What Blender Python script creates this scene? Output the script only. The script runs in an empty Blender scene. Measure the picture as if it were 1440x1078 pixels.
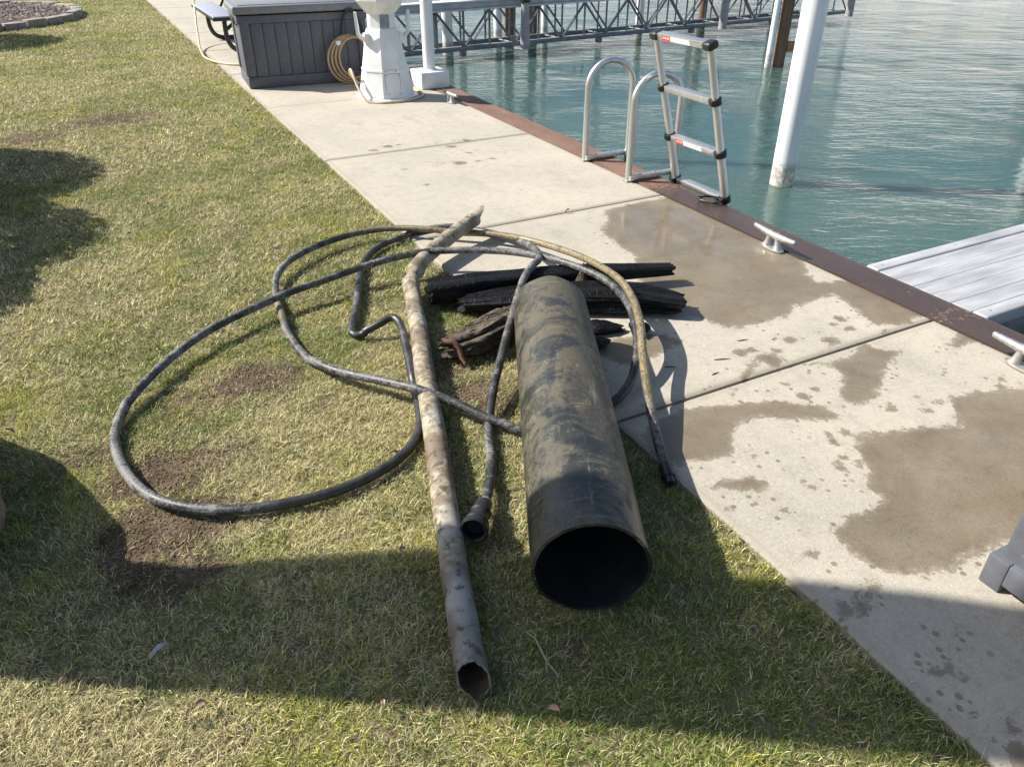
import bpy, bmesh, math, random
import numpy as np
from mathutils import Vector, Matrix
random.seed(7)
rng = np.random.default_rng(11)
D = bpy.data
SC = bpy.context.scene
COL = SC.collection

# ---------------------------------------------------------------- camera
CAM_H = 1.6
PITCH, YAW = math.radians(32.186), math.radians(27.647)
cd = D.cameras.new('camera'); cam = D.objects.new('camera', cd); COL.objects.link(cam)
cam.location = (0, 0, CAM_H)
cam.rotation_euler = (math.pi/2 - PITCH, 0, -YAW)
cd.sensor_width = 36; cd.lens = 36*1055/1440; cd.clip_end = 3000; cd.clip_start = .02
SC.camera = cam
# ---------------------------------------------------------------- light
SUN_AZ, SUN_EL = math.radians(-36.5), math.radians(41)      # azimuth the shadows run to, height of the sun
w = D.worlds.new('World'); SC.world = w; w.use_nodes = True
sky = w.node_tree.nodes.new('ShaderNodeTexSky'); sky.sky_type = 'NISHITA'; sky.sun_disc = False
sky.sun_elevation = SUN_EL; sky.sun_rotation = math.atan2(-math.cos(SUN_AZ), -math.sin(SUN_AZ))
sky.air_density = 1.0; sky.dust_density = 1.5; sky.ozone_density = 1.0
w.node_tree.links.new(sky.outputs[0], w.node_tree.nodes['Background'].inputs[0])
w.node_tree.nodes['Background'].inputs[1].default_value = .09
sl = D.lights.new('sun', 'SUN'); so = D.objects.new('sun', sl); COL.objects.link(so)
sl.energy = 5.0; sl.angle = math.radians(.55); sl.color = (1, .95, .87)
sdir = Vector((math.cos(SUN_AZ)*math.cos(SUN_EL), math.sin(SUN_AZ)*math.cos(SUN_EL), -math.sin(SUN_EL)))
so.rotation_euler = sdir.to_track_quat('-Z', 'Y').to_euler(); so.location = (-6, 6, 8)
vs = SC.view_settings; vs.view_transform = 'Standard'; vs.look = 'None'; vs.gamma = 1; vs.exposure = 0.82
SC.cycles.max_bounces = 6; SC.cycles.transparent_max_bounces = 12

# ---------------------------------------------------------------- helpers
def lin(r, g, b):
    f = lambda c: (c/255/12.92 if c/255 <= .04045 else ((c/255+.055)/1.055)**2.4)
    return (f(r), f(g), f(b), 1)
class NT:
    def __init__(s, name):
        s.m = D.materials.new(name); s.m.use_nodes = True; s.t = s.m.node_tree
        s.b = s.t.nodes['Principled BSDF']; s.out = s.t.nodes['Material Output']
        s.tc = s.t.nodes.new('ShaderNodeTexCoord')
    def n(s, kind, **kw):
        nd = s.t.nodes.new('ShaderNode'+kind)
        for k, v in kw.items():
            setattr(nd, k, v)
        return nd
    def put(s, sock, v):
        if hasattr(v, 'is_output'): s.t.links.new(v, sock)
        elif isinstance(v, bpy.types.Node): s.t.links.new(v.outputs[0], sock)
        else: sock.default_value = v
    def coord(s, scale=(1, 1, 1), kind='Object', rot=(0,0,0)):
        mp = s.n('Mapping'); s.t.links.new(s.tc.outputs[kind], mp.inputs[0])
        mp.inputs['Scale'].default_value = scale; mp.inputs['Rotation'].default_value = rot; return mp.outputs[0]
    def noise(s, scale, detail=4, rough=.55, vec=None, dist=0., out='Fac'):
        nd = s.n('TexNoise'); nd.inputs['Scale'].default_value = scale; nd.inputs['Detail'].default_value = detail
        nd.inputs['Roughness'].default_value = rough; nd.inputs['Distortion'].default_value = dist
        s.t.links.new(vec if vec is not None else s.tc.outputs['Object'], nd.inputs['Vector']); return nd.outputs[out]
    def math(s, op, a, b=0., c=None, clamp=False):
        nd = s.n('Math', operation=op, use_clamp=clamp); s.put(nd.inputs[0], a); s.put(nd.inputs[1], b)
        if c is not None: s.put(nd.inputs[2], c)
        return nd.outputs[0]
    def step(s, v, lo, hi):
        nd = s.n('MapRange', interpolation_type='SMOOTHSTEP'); s.put(nd.inputs[0], v)
        nd.inputs[1].default_value = lo; nd.inputs[2].default_value = hi; return nd.outputs[0]
    def mix(s, f, a, b, mode='MIX'):
        nd = s.n('Mix', data_type='RGBA', blend_type=mode); s.put(nd.inputs[0], f); s.put(nd.inputs[6], a); s.put(nd.inputs[7], b)
        return nd.outputs[2]
    def attr(s, name, out='Fac'):
        nd = s.n('Attribute', attribute_name=name); return nd.outputs[out]
    def bump(s, h, strength=.3, dist=.01, normal=None):
        nd = s.n('Bump'); nd.inputs['Strength'].default_value = strength; nd.inputs['Distance'].default_value = dist
        s.put(nd.inputs['Height'], h)
        if normal is not None: s.t.links.new(normal, nd.inputs['Normal'])
        return nd.outputs[0]
    def set(s, col=None, rough=None, metal=None, normal=None, spec=None):
        if col is not None: s.put(s.b.inputs['Base Color'], col)
        if rough is not None: s.put(s.b.inputs['Roughness'], rough)
        if metal is not None: s.put(s.b.inputs['Metallic'], metal)
        if spec is not None: s.put(s.b.inputs['Specular IOR Level'], spec)
        if normal is not None: s.t.links.new(normal, s.b.inputs['Normal'])
        return s.m
def simple(name, a, b=None, rough=.5, metal=0., scale=30., lo=.35, hi=.65, bump=.0, bd=.004, spec=.5, stretch=(1,1,1), rv=.12):
    t = NT(name); v = t.coord(stretch)
    n1 = t.noise(scale, 5, .6, v)
    f = t.step(n1, lo, hi)
    c = t.mix(f, a, b if b else a)
    rr = t.math('ADD', t.math('MULTIPLY', n1, rv*2), rough-rv)
    return t.set(c, rr, metal, t.bump(t.noise(scale*3, 3, .6, v), bump, bd) if bump else None, spec)

def mesh(name, verts, faces, smooth=None):
    me = D.meshes.new(name); me.from_pydata([tuple(v) for v in verts], [], [tuple(f) for f in faces]); me.update()
    if smooth is not None:
        me.polygons.foreach_set('use_smooth', [True]*len(me.polygons)); me.set_sharp_from_angle(angle=math.radians(smooth))
    return me
def obj(name, me, mat=None, parent=None, loc=None, rot=None):
    o = D.objects.new(name, me); COL.objects.link(o)
    if mat is not None and not me.materials: me.materials.append(mat)
    if parent is not None: o.parent = parent
    if loc is not None: o.location = loc
    if rot is not None: o.rotation_euler = rot
    return o
def tag(o, label=None, cat=None, group=None, kind=None):
    if label: o['label'] = label
    if cat: o['category'] = cat
    if group: o['group'] = group
    if kind: o['kind'] = kind
    return o
def thing(name, label, cat, loc=(0, 0, 0), rz=0., group=None):
    o = D.objects.new(name, None); COL.objects.link(o); o.empty_display_size = .1
    o.location = loc; o.rotation_euler = (0, 0, rz)
    return tag(o, label, cat, group)
def copy_tree(o, parent=None):
    c = o.copy(); COL.objects.link(c)
    if parent is not None: c.parent = parent
    for ch in list(o.children): copy_tree(ch, c)
    return c
def bm_mesh(name, bm, smooth=None):
    me = D.meshes.new(name); bm.to_mesh(me); bm.free()
    if smooth is not None:
        me.polygons.foreach_set('use_smooth', [True]*len(me.polygons)); me.set_sharp_from_angle(angle=math.radians(smooth))
    return me
def boxes(name, lst, bevel=.0, seg=2, smooth=None):
    """one mesh of bevelled boxes: (x0,x1,y0,y1,z0,z1)"""
    bm = bmesh.new()
    for b in lst:
        x0, x1, y0, y1, z0, z1 = b
        r = bmesh.ops.create_cube(bm, size=1)
        for v in r['verts']:
            v.co = Vector(((x0+x1)/2+v.co.x*(x1-x0), (y0+y1)/2+v.co.y*(y1-y0), (z0+z1)/2+v.co.z*(z1-z0)))
    if bevel:
        bmesh.ops.bevel(bm, geom=list(bm.edges), offset=bevel, segments=seg, affect='EDGES', profile=.5)
    return bm_mesh(name, bm, 40 if smooth is None and bevel else smooth)
def catmull(P, n=12):
    P = [np.array(p, float) for p in P]; out = []
    for i in range(len(P)-1):
        p0 = P[i-1] if i else 2*P[0]-P[1]; p1, p2 = P[i], P[i+1]; p3 = P[i+2] if i+2 < len(P) else 2*P[-1]-P[-2]
        for k in range(n):
            t = k/n
            out.append(.5*((2*p1)+(-p0+p2)*t+(2*p0-5*p1+4*p2-p3)*t*t+(-p0+3*p1-3*p2+p3)*t**3))
    out.append(P[-1]); return np.array(out)
def frames(P):
    P = np.asarray(P, float); T = np.gradient(P, axis=0); T /= np.linalg.norm(T, axis=1)[:, None]+1e-12
    u = np.cross(T[0], [0, 0, 1.]); 
    if np.linalg.norm(u) < 1e-3: u = np.array([1., 0, 0])
    u /= np.linalg.norm(u); U = [u]
    for i in range(1, len(P)):
        u = U[-1]-T[i]*(U[-1]@T[i]); u /= np.linalg.norm(u); U.append(u)
    U = np.array(U); return T, U, np.cross(T, U)
def sweep(P, R, sides=10, caps=True, ru=None, jit=None):
    """tube round a path; R scalar or per point; ru(i,theta) optional radius factor"""
    P = np.asarray(P, float); T, U, V = frames(P); n = len(P); R = np.broadcast_to(np.asarray(R, float), (n,))
    th = np.arange(sides)*2*np.pi/sides; verts = []
    for i in range(n):
        k = np.ones(sides) if ru is None else np.array([ru(i, t) for t in th])
        verts += list(P[i]+R[i]*(np.cos(th)*k)[:, None]*U[i]+R[i]*(np.sin(th)*k)[:, None]*V[i])
    F = []
    for i in range(n-1):
        for j in range(sides):
            a, b = i*sides+j, i*sides+(j+1) % sides
            F.append((a, b, b+sides, a+sides))
    if caps:
        F.append(tuple(range(sides))[::-1]); F.append(tuple(range((n-1)*sides, n*sides)))
    return verts, F
def tube(name, P, R, sides=10, smooth=50, caps=True, ru=None):
    v, f = sweep(P, R, sides, caps, ru); return mesh(name, v, f, smooth)
def tubes(name, lst, sides=8, smooth=50):
    V, F = [], []
    for P, R in lst:
        v, f = sweep(P, R, sides); k = len(V); V += v; F += [tuple(i+k for i in q) for q in f]
    return mesh(name, V, F, smooth)
def lathe(name, prof, sides=24, smooth=35, square=False):
    V, F = [], []
    for r, z in prof:
        for j in range(sides):
            a = 2*math.pi*(j+(.5 if square else 0))/sides; V.append((r*math.cos(a), r*math.sin(a), z))
    for i in range(len(prof)-1):
        for j in range(sides):
            a, b = i*sides+j, i*sides+(j+1) % sides; F.append((a, b, b+sides, a+sides))
    F.append(tuple(range(sides))[::-1]); F.append(tuple(range((len(prof)-1)*sides, len(prof)*sides)))
    return mesh(name, V, F, smooth)
def prism(name, poly, z0, z1, bevel=0., smooth=40):
    """poly in xy, extruded in z"""
    n = len(poly); V = [(x, y, z0) for x, y in poly]+[(x, y, z1) for x, y in poly]
    F = [tuple(range(n))[::-1], tuple(range(n, 2*n))]+[(i, (i+1) % n, n+(i+1) % n, n+i) for i in range(n)]
    me = mesh(name, V, F)
    if bevel:
        bm = bmesh.new(); bm.from_mesh(me); bmesh.ops.recalc_face_normals(bm, faces=bm.faces)
        bmesh.ops.bevel(bm, geom=list(bm.edges), offset=bevel, segments=2, affect='EDGES', profile=.5); bm.to_mesh(me); bm.free()
        me.polygons.foreach_set('use_smooth', [True]*len(me.polygons)); me.set_sharp_from_angle(angle=math.radians(smooth))
    return me
_perm = rng.permutation(4096)
def vnoise(x, y, seed=0):
    x = np.asarray(x, float)+seed*17.31; y = np.asarray(y, float)+seed*7.77
    xi = np.floor(x).astype(int); yi = np.floor(y).astype(int); fx = x-xi; fy = y-yi
    fx = fx*fx*(3-2*fx); fy = fy*fy*(3-2*fy)
    h = lambda a, b: _perm[(_perm[a & 4095]+b) & 4095]/4095.
    return (h(xi, yi)*(1-fx)+h(xi+1, yi)*fx)*(1-fy)+(h(xi, yi+1)*(1-fx)+h(xi+1, yi+1)*fx)*fy
def fbm(x, y, s, oct=4, seed=0):
    t = 0.; a = .5; n = 0.
    for i in range(oct):
        t = t+a*vnoise(np.asarray(x)*s, np.asarray(y)*s, seed+i); n += a; a *= .5; s *= 2.03
    return t/n
def set_attr(me, name, vals):
    a = me.attributes.new(name, 'FLOAT', 'POINT'); a.data.foreach_set('value', np.asarray(vals, np.float32))
def set_col(me, name, vals):
    a = me.attributes.new(name, 'FLOAT_COLOR', 'POINT'); a.data.foreach_set('color', np.asarray(vals, np.float32).ravel())
def big_mesh(name, co, faces):
    """numpy verts (n,3), faces (m,k) with equal k"""
    me = D.meshes.new(name); m, k = faces.shape
    me.vertices.add(len(co)); me.vertices.foreach_set('co', co.astype(np.float32).ravel())
    me.loops.add(m*k); me.loops.foreach_set('vertex_index', faces.astype(np.int32).ravel())
    me.polygons.add(m); me.polygons.foreach_set('loop_start', np.arange(0, m*k, k, dtype=np.int32))
    me.update(calc_edges=True); return me
def grid(x0, x1, y0, y1, dx, dy):
    nx = max(2, int(round((x1-x0)/dx))+1); ny = max(2, int(round((y1-y0)/dy))+1)
    X, Y = np.meshgrid(np.linspace(x0, x1, nx), np.linspace(y0, y1, ny)); i = np.arange(nx*ny).reshape(ny, nx)
    F = np.stack([i[:-1, :-1], i[:-1, 1:], i[1:, 1:], i[1:, :-1]], -1).reshape(-1, 4)
    return X.ravel(), Y.ravel(), F, nx, ny
def sdf_poly(px, py, poly):
    """signed distance, positive inside"""
    P = np.array(poly, float); d = np.full(px.shape, 1e9); ins = np.zeros(px.shape, bool)
    for i in range(len(P)):
        a, b = P[i], P[(i+1) % len(P)]; e = b-a; wx, wy = px-a[0], py-a[1]
        t = np.clip((wx*e[0]+wy*e[1])/(e@e+1e-12), 0, 1); d = np.minimum(d, np.hypot(wx-t*e[0], wy-t*e[1]))
        c = (a[1] > py) != (b[1] > py)
        with np.errstate(divide='ignore', invalid='ignore'):
            ins ^= c & (px < (b[0]-a[0])*(py-a[1])/(b[1]-a[1]+1e-12)+a[0])
    return np.where(ins, d, -d)
# ---------------------------------------------------------------- measured ground points
HOSE = [(0.693,1.546,0.03),(0.77,1.645,0.03),(0.871,1.814,0.018),(0.954,2.005,0.018),(1.066,2.187,0.05),(1.206,2.378,0.09),(1.402,2.648,0.12),(1.547,2.839,0.14),(1.648,2.938,0.15),(1.709,2.985,0.15),(1.76,3.067,0.14),(1.814,3.207,0.11),(1.866,3.435,0.06),(1.841,3.645,0.03),(1.686,3.917,0.018),(1.546,3.964,0.018),(1.395,3.952,0.018),(1.194,3.871,0.018),(1.042,3.699,0.018),(0.972,3.555,0.018),(0.83,3.181,0.018),(0.749,2.988,0.018),(0.741,2.931,0.018),(0.767,2.91,0.018),(0.838,2.888,0.05),(0.9,2.889,0.07),(0.923,2.862,0.07),(0.918,2.787,0.06),(0.861,2.558,0.04),(0.81,2.36,0.018),(0.775,2.228,0.018),(0.732,2.121,0.018),(0.66,2.033,0.018),(0.544,1.963,0.018),(0.383,1.927,0.018),(0.235,1.934,0.018),(0.077,1.974,0.018),(-0.06,2.054,0.018),(-0.169,2.173,0.018),(-0.231,2.339,0.018),(-0.254,2.53,0.018),(-0.232,2.684,0.02),(-0.16,2.824,0.03),(-0.006,3.025,0.04),(0.192,3.196,0.05),(0.509,3.355,0.06),(0.73,3.413,0.07),(0.966,3.469,0.08),(1.155,3.461,0.1),(1.336,3.424,0.11),(1.558,3.291,0.12),(1.719,3.126,0.13),(1.832,2.897,0.14),(1.871,2.644,0.15),(1.832,2.418,0.15),(1.75,2.232,0.14),(1.661,2.087,0.1),(1.551,1.973,0.05),(1.434,1.923,0.02)]
HOSE_U = [(1.372,1.962,-0.02),(1.241,1.966,-0.02),(1.152,1.982,-0.02)]
HOSE2 = [(1.059,1.939,0.018),(0.975,2.03,0.03),(0.891,2.157,0.05),(0.798,2.275,0.07),(0.704,2.411,0.06),(0.565,2.617,0.04),(0.501,2.825,0.02),(0.483,3.066,0.018),(0.502,3.269,0.018),(0.525,3.5,0.018),(0.585,3.697,0.03),(0.699,3.841,0.04),(0.878,3.963,0.04),(1.105,4.039,0.04),(1.304,3.994,0.05),(1.472,3.863,0.06),(1.604,3.76,0.05),(1.762,3.623,0.06),(1.886,3.432,0.07),(1.947,3.154,0.1),(1.958,2.888,0.13),(1.92,2.602,0.16),(1.845,2.384,0.165),(1.744,2.191,0.16),(1.631,2.012,0.13),(1.525,1.83,0.1),(1.427,1.642,0.06),(1.384,1.535,0.025),(1.361,1.481,0.02)]
THIN = [(0.45,1.058,0.04),(0.495,1.213,0.04),(0.55,1.392,0.04),(0.647,1.697,0.04),(0.753,2.026,0.04),(0.868,2.397,0.04),(0.995,2.794,0.045),(1.085,3.091,0.055)]
THINB = [(1.125,3.213,0.06),(1.183,3.311,0.07)]
THIN2 = [(1.238,3.38,0.075),(1.318,3.462,0.08),(1.552,3.639,0.1),(1.747,3.756,0.12)]
WET = [
  [(2.655,3.807),(2.773,3.821),(3.149,3.832),(3.156,3.62),(3.114,3.079),(3.1,2.725),(3.04,2.487),(3.001,2.378),(3.129,2.311),(3.137,2.101),(3.126,1.893),(2.983,1.864),(2.876,1.943),(2.918,2.06),(2.952,2.154),(2.966,2.245),(2.8,2.234),(2.693,2.229),(2.616,2.185),(2.417,2.184),(2.311,2.185),(2.247,2.234),(2.221,2.327),(2.18,2.43),(2.185,2.6),(2.206,2.775),(2.245,2.955),(2.38,3.079),(2.394,3.27),(2.432,3.501),(2.58,3.656)] ,
  [(2.708,1.842),(2.73,1.745),(2.787,1.708),(2.684,1.66),(2.579,1.624),(2.494,1.557),(2.391,1.495),(2.265,1.505),(2.258,1.553),(2.295,1.614),(2.394,1.671),(2.42,1.746),(2.338,1.815),(2.541,1.769)] ,
  [(1.672,1.788),(1.745,1.777),(1.913,1.711),(2.07,1.651),(2.142,1.569),(2.171,1.468),(2.062,1.493),(1.959,1.568),(1.865,1.618),(1.782,1.609),(1.712,1.562),(1.665,1.505),(1.595,1.487),(1.492,1.51),(1.437,1.517),(1.406,1.595),(1.431,1.733),(1.535,1.78)] ,
  [(1.463,1.398),(1.509,1.402),(1.563,1.391),(1.627,1.362),(1.653,1.323),(1.64,1.293),(1.571,1.301),(1.507,1.33),(1.475,1.363)] ,
  [(2.646,1.378),(2.795,1.346),(2.924,1.29),(3.062,1.172),(2.889,0.828),(2.346,0.71),(2.106,0.759),(1.985,0.779),(1.876,0.782),(1.825,0.768),(1.692,0.828),(1.632,0.9),(1.631,0.998),(1.653,1.051),(1.73,1.079),(1.835,1.069),(1.902,1.084),(1.921,1.162),(1.982,1.197),(2.026,1.28),(2.103,1.372),(2.25,1.334),(2.497,1.24)] ,
  [(1.427,0.844),(1.483,0.826),(1.59,0.86),(1.602,0.833),(1.55,0.802),(1.457,0.779),(1.409,0.799)] ,
  [(1.904,1.778),(2.193,1.971),(2.255,1.973),(2.314,1.908),(2.239,1.893),(2.186,1.921)] ,
  [(1.448,0.379),(1.493,0.374),(1.515,0.314),(1.464,0.268),(1.411,0.313)] ,
  [(1.976,2.3),(1.877,2.351),(1.7,2.37),(1.604,2.28),(1.66,2.15),(1.832,2.16),(2.005,2.211)] ,
  [(1.954,8.151),(2.101,8.278),(2.266,8.191),(2.281,7.94),(2.12,7.754),(1.944,7.846)] ,
  [(2.212,1.927),(2.274,1.929),(2.283,1.877),(2.218,1.851),(2.183,1.876)] ,
  [(2.569,1.951),(2.643,1.95),(2.603,1.882),(2.532,1.877)] ,
  [(3.059,1.732),(3.177,1.747),(3.126,1.623),(3.015,1.596),(3.0,1.653)] ,
]
SPOT = [(1.483,0.573,0.016),(1.527,0.562,0.014),(1.535,0.525,0.014),(1.464,0.455,0.007),(1.458,0.415,0.013),(1.514,0.412,0.01),(1.507,0.387,0.016),(1.455,0.389,0.015),(1.525,1.011,0.029),(1.595,1.187,0.016),(1.438,1.27,0.013),(1.75,1.26,0.012),(1.761,1.233,0.012),(1.794,1.401,0.007),(1.942,1.279,0.022),(1.925,1.257,0.022),(1.973,1.294,0.022),(1.987,1.233,0.017),(2.002,1.256,0.017),(2.028,1.401,0.018),(2.01,1.372,0.018),(2.098,1.393,0.023),(2.04,1.439,0.01),(2.272,5.188,0.059),(2.424,5.173,0.032),(2.401,5.643,0.051),(2.143,5.213,0.027),(1.815,5.83,0.034),(1.951,5.879,0.051),(2.042,5.88,0.029),(2.591,5.768,0.041),(2.531,5.182,0.027),(1.614,4.051,0.021),(1.654,0.644,0.008),(2.778,1.427,0.014),(2.951,1.361,0.02),(2.9,1.327,0.02),(2.531,1.432,0.014),(2.228,1.661,0.023),(2.143,1.642,0.022),(2.435,2.0,0.038),(2.318,1.954,0.024),(2.786,2.047,0.03),(2.717,2.027,0.023),(2.751,1.954,0.026),(2.876,1.866,0.022),(2.147,1.739,0.014),(2.09,1.739,0.011),(2.152,2.013,0.036),(2.222,2.011,0.031),(2.375,1.42,0.024),(1.706,1.447,0.015),(2.483,1.363,0.022),(2.574,1.371,0.019),(1.851,4.804,0.02),(2.66,5.318,0.022),(2.454,5.403,0.033),(1.853,5.221,0.021)]
DIRT = [(-0.182,2.017,0.163,1.0),(-0.096,2.324,0.17,0.9),(0.243,2.797,0.173,0.8),(1.015,2.302,0.079,0.9),(1.202,2.49,0.076,0.6),(0.012,8.031,0.391,0.55),(-0.611,7.629,0.24,0.6),(0.969,2.481,0.088,0.6),(0.741,1.058,0.046,0.6),(0.501,4.448,0.125,0.35),(1.08,2.181,0.11,0.6),(0.612,2.02,0.074,0.4),(-0.172,1.83,0.123,0.8),(-0.351,2.525,0.099,0.5),(0.469,2.501,0.083,0.4),(0.406,1.466,0.05,0.4),(1.145,2.734,0.079,0.5),(0.053,2.719,0.138,0.5)]
LITTER = [(-0.566,2.88),(-0.57,2.771),(-0.255,1.93),(-0.295,1.675),(-0.246,1.634),(-0.237,1.509),(-0.357,1.819),(-0.403,1.767),(-0.44,1.523),(-0.132,1.319),(-0.165,1.314),(2.401,3.865),(0.469,1.574),(0.43,1.312),(0.48,4.333),(0.612,2.02),(-0.238,2.213),(1.336,1.169),(0.579,0.925),(0.971,1.002),(0.207,1.35),(-0.041,1.321),(0.243,1.122),(0.093,1.336)]
# ---------------------------------------------------------------- materials
def m_concrete():
    t = NT('concrete'); v = t.coord()
    big = t.noise(1.3, 5, .6, v); fine = t.noise(160, 3, .7, v); mid = t.noise(14, 5, .65, v)
    agg = t.n('TexVoronoi'); agg.inputs['Scale'].default_value = 260; t.t.links.new(v, agg.inputs['Vector'])
    base = t.mix(t.step(big, .3, .7), (.42, .378, .302, 1), (.345, .315, .258, 1))
    base = t.mix(t.math('MULTIPLY', t.step(mid, .45, .7), .5), base, (.27, .245, .20, 1))
    base = t.mix(t.math('MULTIPLY', t.step(fine, .5, .72), .7), base, (.56, .52, .44, 1))
    grn = t.noise(70, 4, .75, v); base = t.mix(t.math('MULTIPLY', t.step(grn, .54, .70), .55), base, (.21, .19, .155, 1)); base = t.mix(t.math('MULTIPLY', t.step(grn, .46, .32), .45), base, (.54, .50, .42, 1))
    base = t.mix(t.math('MULTIPLY', t.step(agg.outputs['Distance'], .22, .0), .45), base, (.19, .17, .14, 1))
    # old dark traffic grime, shape of its own
    g2 = t.noise(2.6, 6, .7, t.coord((1, .55, 1)))
    base = t.mix(t.math('MULTIPLY', t.step(g2, .52, .72), .42), base, (.24, .215, .175, 1))
    edge = t.attr('edge'); base = t.mix(t.math('MULTIPLY', t.step(t.math('ADD', edge, t.math('MULTIPLY', mid, .05)), .075, .03), .5), base, (.27, .24, .19, 1))
    wet = t.attr('wet')
    wn = t.math('ADD', wet, t.math('MULTIPLY', t.math('SUBTRACT', t.noise(17, 9, .78, v, .6), .5), .17))
    dv = t.n('TexVoronoi'); dv.inputs['Scale'].default_value = 23; t.t.links.new(v, dv.inputs['Vector'])
    drop = t.math('MULTIPLY', t.step(dv.outputs['Distance'], .24, .19), t.math('MULTIPLY', t.step(wet, -.20, -.03), t.step(t.noise(6, 3, .5, v), .47, .55)))
    wm = t.math('MAXIMUM', t.math('ADD', t.math('MULTIPLY', t.step(wn, -.003, .005), .72), t.math('MULTIPLY', t.step(wn, .0, .035), .28)), t.math('MULTIPLY', drop, .85))
    inner = t.step(t.noise(5, 5, .6, v), .25, .75)
    soak = t.math('MULTIPLY', wm, t.math('ADD', .80, t.math('MULTIPLY', inner, .2)))
    wetc = t.mix(1., base, t.mix(t.noise(3, 4, .6, v), (.34, .295, .235, 1), (.46, .40, .31, 1)), 'MULTIPLY')
    halo = t.math('MULTIPLY', t.step(wn, -.05, .0), .10)
    base = t.mix(halo, base, (.3, .27, .22, 1))
    col = t.mix(soak, base, wetc)
    pud = t.step(t.math('ADD', t.attr('puddle'), t.math('MULTIPLY', t.math('SUBTRACT', t.noise(9, 5, .6, v), .5), .12)), -.01, .03)
    rough = t.math('SUBTRACT', .92, t.math('MULTIPLY', wm, .46)); rough = t.mix(pud, rough, (.10, .10, .10, 1))
    hgt = t.math('ADD', t.math('MULTIPLY', fine, .5), t.math('MULTIPLY', mid, .7))
    bs = t.n('Bump'); bs.inputs['Distance'].default_value = .004; t.put(bs.inputs['Height'], hgt)
    t.put(bs.inputs['Strength'], t.math('SUBTRACT', .55, t.math('MULTIPLY', pud, .5)))
    return t.set(col, rough, 0., bs.outputs[0], .45)
def m_soil():
    t = NT('soil'); v = t.coord()
    n1 = t.noise(9, 6, .65, v); n2 = t.noise(90, 4, .7, v)
    c = t.mix(t.step(n1, .35, .65), (.10, .066, .045, 1), (.20, .14, .10, 1)); c = t.mix(t.math('MULTIPLY', t.step(n2, .48, .62), .75), c, (.055, .038, .026, 1))
    th = t.mix(t.step(n2, .35, .65), (.16, .145, .07, 1), (.30, .26, .14, 1)); c = t.mix(t.math('MULTIPLY', t.step(t.attr('dirt'), .55, .15), t.step(n1, .25, .5)), c, th)
    return t.set(c, .95, 0., t.bump(t.math('ADD', n1, n2), .9, .02), .2)
def m_grass():
    t = NT('grass_blades'); c = t.attr('col', 'Color')
    t.set(c, .62, 0., None, .3)
    tr = t.n('BsdfTranslucent'); t.put(tr.inputs[0], c); mx = t.n('MixShader'); mx.inputs[0].default_value = .30
    t.t.links.new(t.b.outputs[0], mx.inputs[1]); t.t.links.new(tr.outputs[0], mx.inputs[2]); t.t.links.new(mx.outputs[0], t.out.inputs[0])
    return t.m
def m_rust_cap():
    t = NT('rusty_steel'); v = t.coord((1, .35, 1))
    n1 = t.noise(5, 6, .65, v); n2 = t.noise(40, 5, .7, t.coord()); n3 = t.noise(1.6, 3, .5, t.coord())
    c = t.mix(t.step(n1, .35, .65), (.145, .082, .055, 1), (.20, .12, .085, 1))
    c = t.mix(t.math('MULTIPLY', t.step(n2, .5, .7), .6), c, (.10, .055, .04, 1))
    c = t.mix(t.math('MULTIPLY', t.step(n2, .42, .3), .5), c, (.26, .20, .16, 1))
    wet = t.step(t.math('ADD', t.attr('wet'), t.math('MULTIPLY', t.math('SUBTRACT', n2, .5), .7)), -.02, .06)
    c = t.mix(wet, c, t.mix(.78, c, (.030, .021, .019, 1)))
    return t.set(c, t.mix(wet, (.8,.8,.8,1), (.30,.30,.30,1)), 0., t.bump(n2, .5, .004), .4)
def m_water():
    t = NT('water')
    v = t.coord((1, 1, 1)); rr = t.coord(rot=(0, 0, math.radians(27.6))); mp2 = t.n('Mapping'); t.t.links.new(rr, mp2.inputs[0]); mp2.inputs['Scale'].default_value = (.38, 1, 1); v2 = mp2.outputs[0]
    a = t.noise(3.4, 3, .55, v2, .4); b = t.noise(13, 4, .6, v2, .5); c = t.noise(.7, 2, .5, v)
    amp = t.math('ADD', .45, t.math('MULTIPLY', t.step(c, .35, .65), .9))
    h = t.math('MULTIPLY', t.math('ADD', a, t.math('MULTIPLY', b, .40)), amp)
    nb = t.bump(h, 1.0, .026)
    g = t.n('BsdfGlossy'); g.inputs['Roughness'].default_value = .04; t.t.links.new(nb, g.inputs['Normal'])
    d = t.n('SubsurfaceScattering', falloff='BURLEY'); dc = t.mix(t.step(t.noise(.35, 3, .5, v), .3, .7), (.066, .150, .148, 1), (.104, .182, .154, 1))
    t.put(d.inputs[0], dc); d.inputs['Scale'].default_value = .6; d.inputs['Radius'].default_value = (1, 1, 1)
    tr = t.n('BsdfTransparent'); tr.inputs[0].default_value = (.62, .85, .72, 1)
    m1 = t.n('MixShader'); m1.inputs[0].default_value = .42; t.t.links.new(d.outputs[0], m1.inputs[1]); t.t.links.new(tr.outputs[0], m1.inputs[2])
    fr = t.n('Fresnel'); fr.inputs['IOR'].default_value = 1.37; t.t.links.new(nb, fr.inputs['Normal'])
    m2 = t.n('MixShader'); t.t.links.new(fr.outputs[0], m2.inputs[0]); t.t.links.new(m1.outputs[0], m2.inputs[1]); t.t.links.new(g.outputs[0], m2.inputs[2])
    t.t.links.new(m2.outputs[0], t.out.inputs[0])
    va = t.n('VolumeAbsorption'); va.inputs['Color'].default_value = (.25, .72, .62, 1); va.inputs['Density'].default_value = .9
    t.t.links.new(va.outputs[0], t.out.inputs['Volume'])
    return t.m
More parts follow.
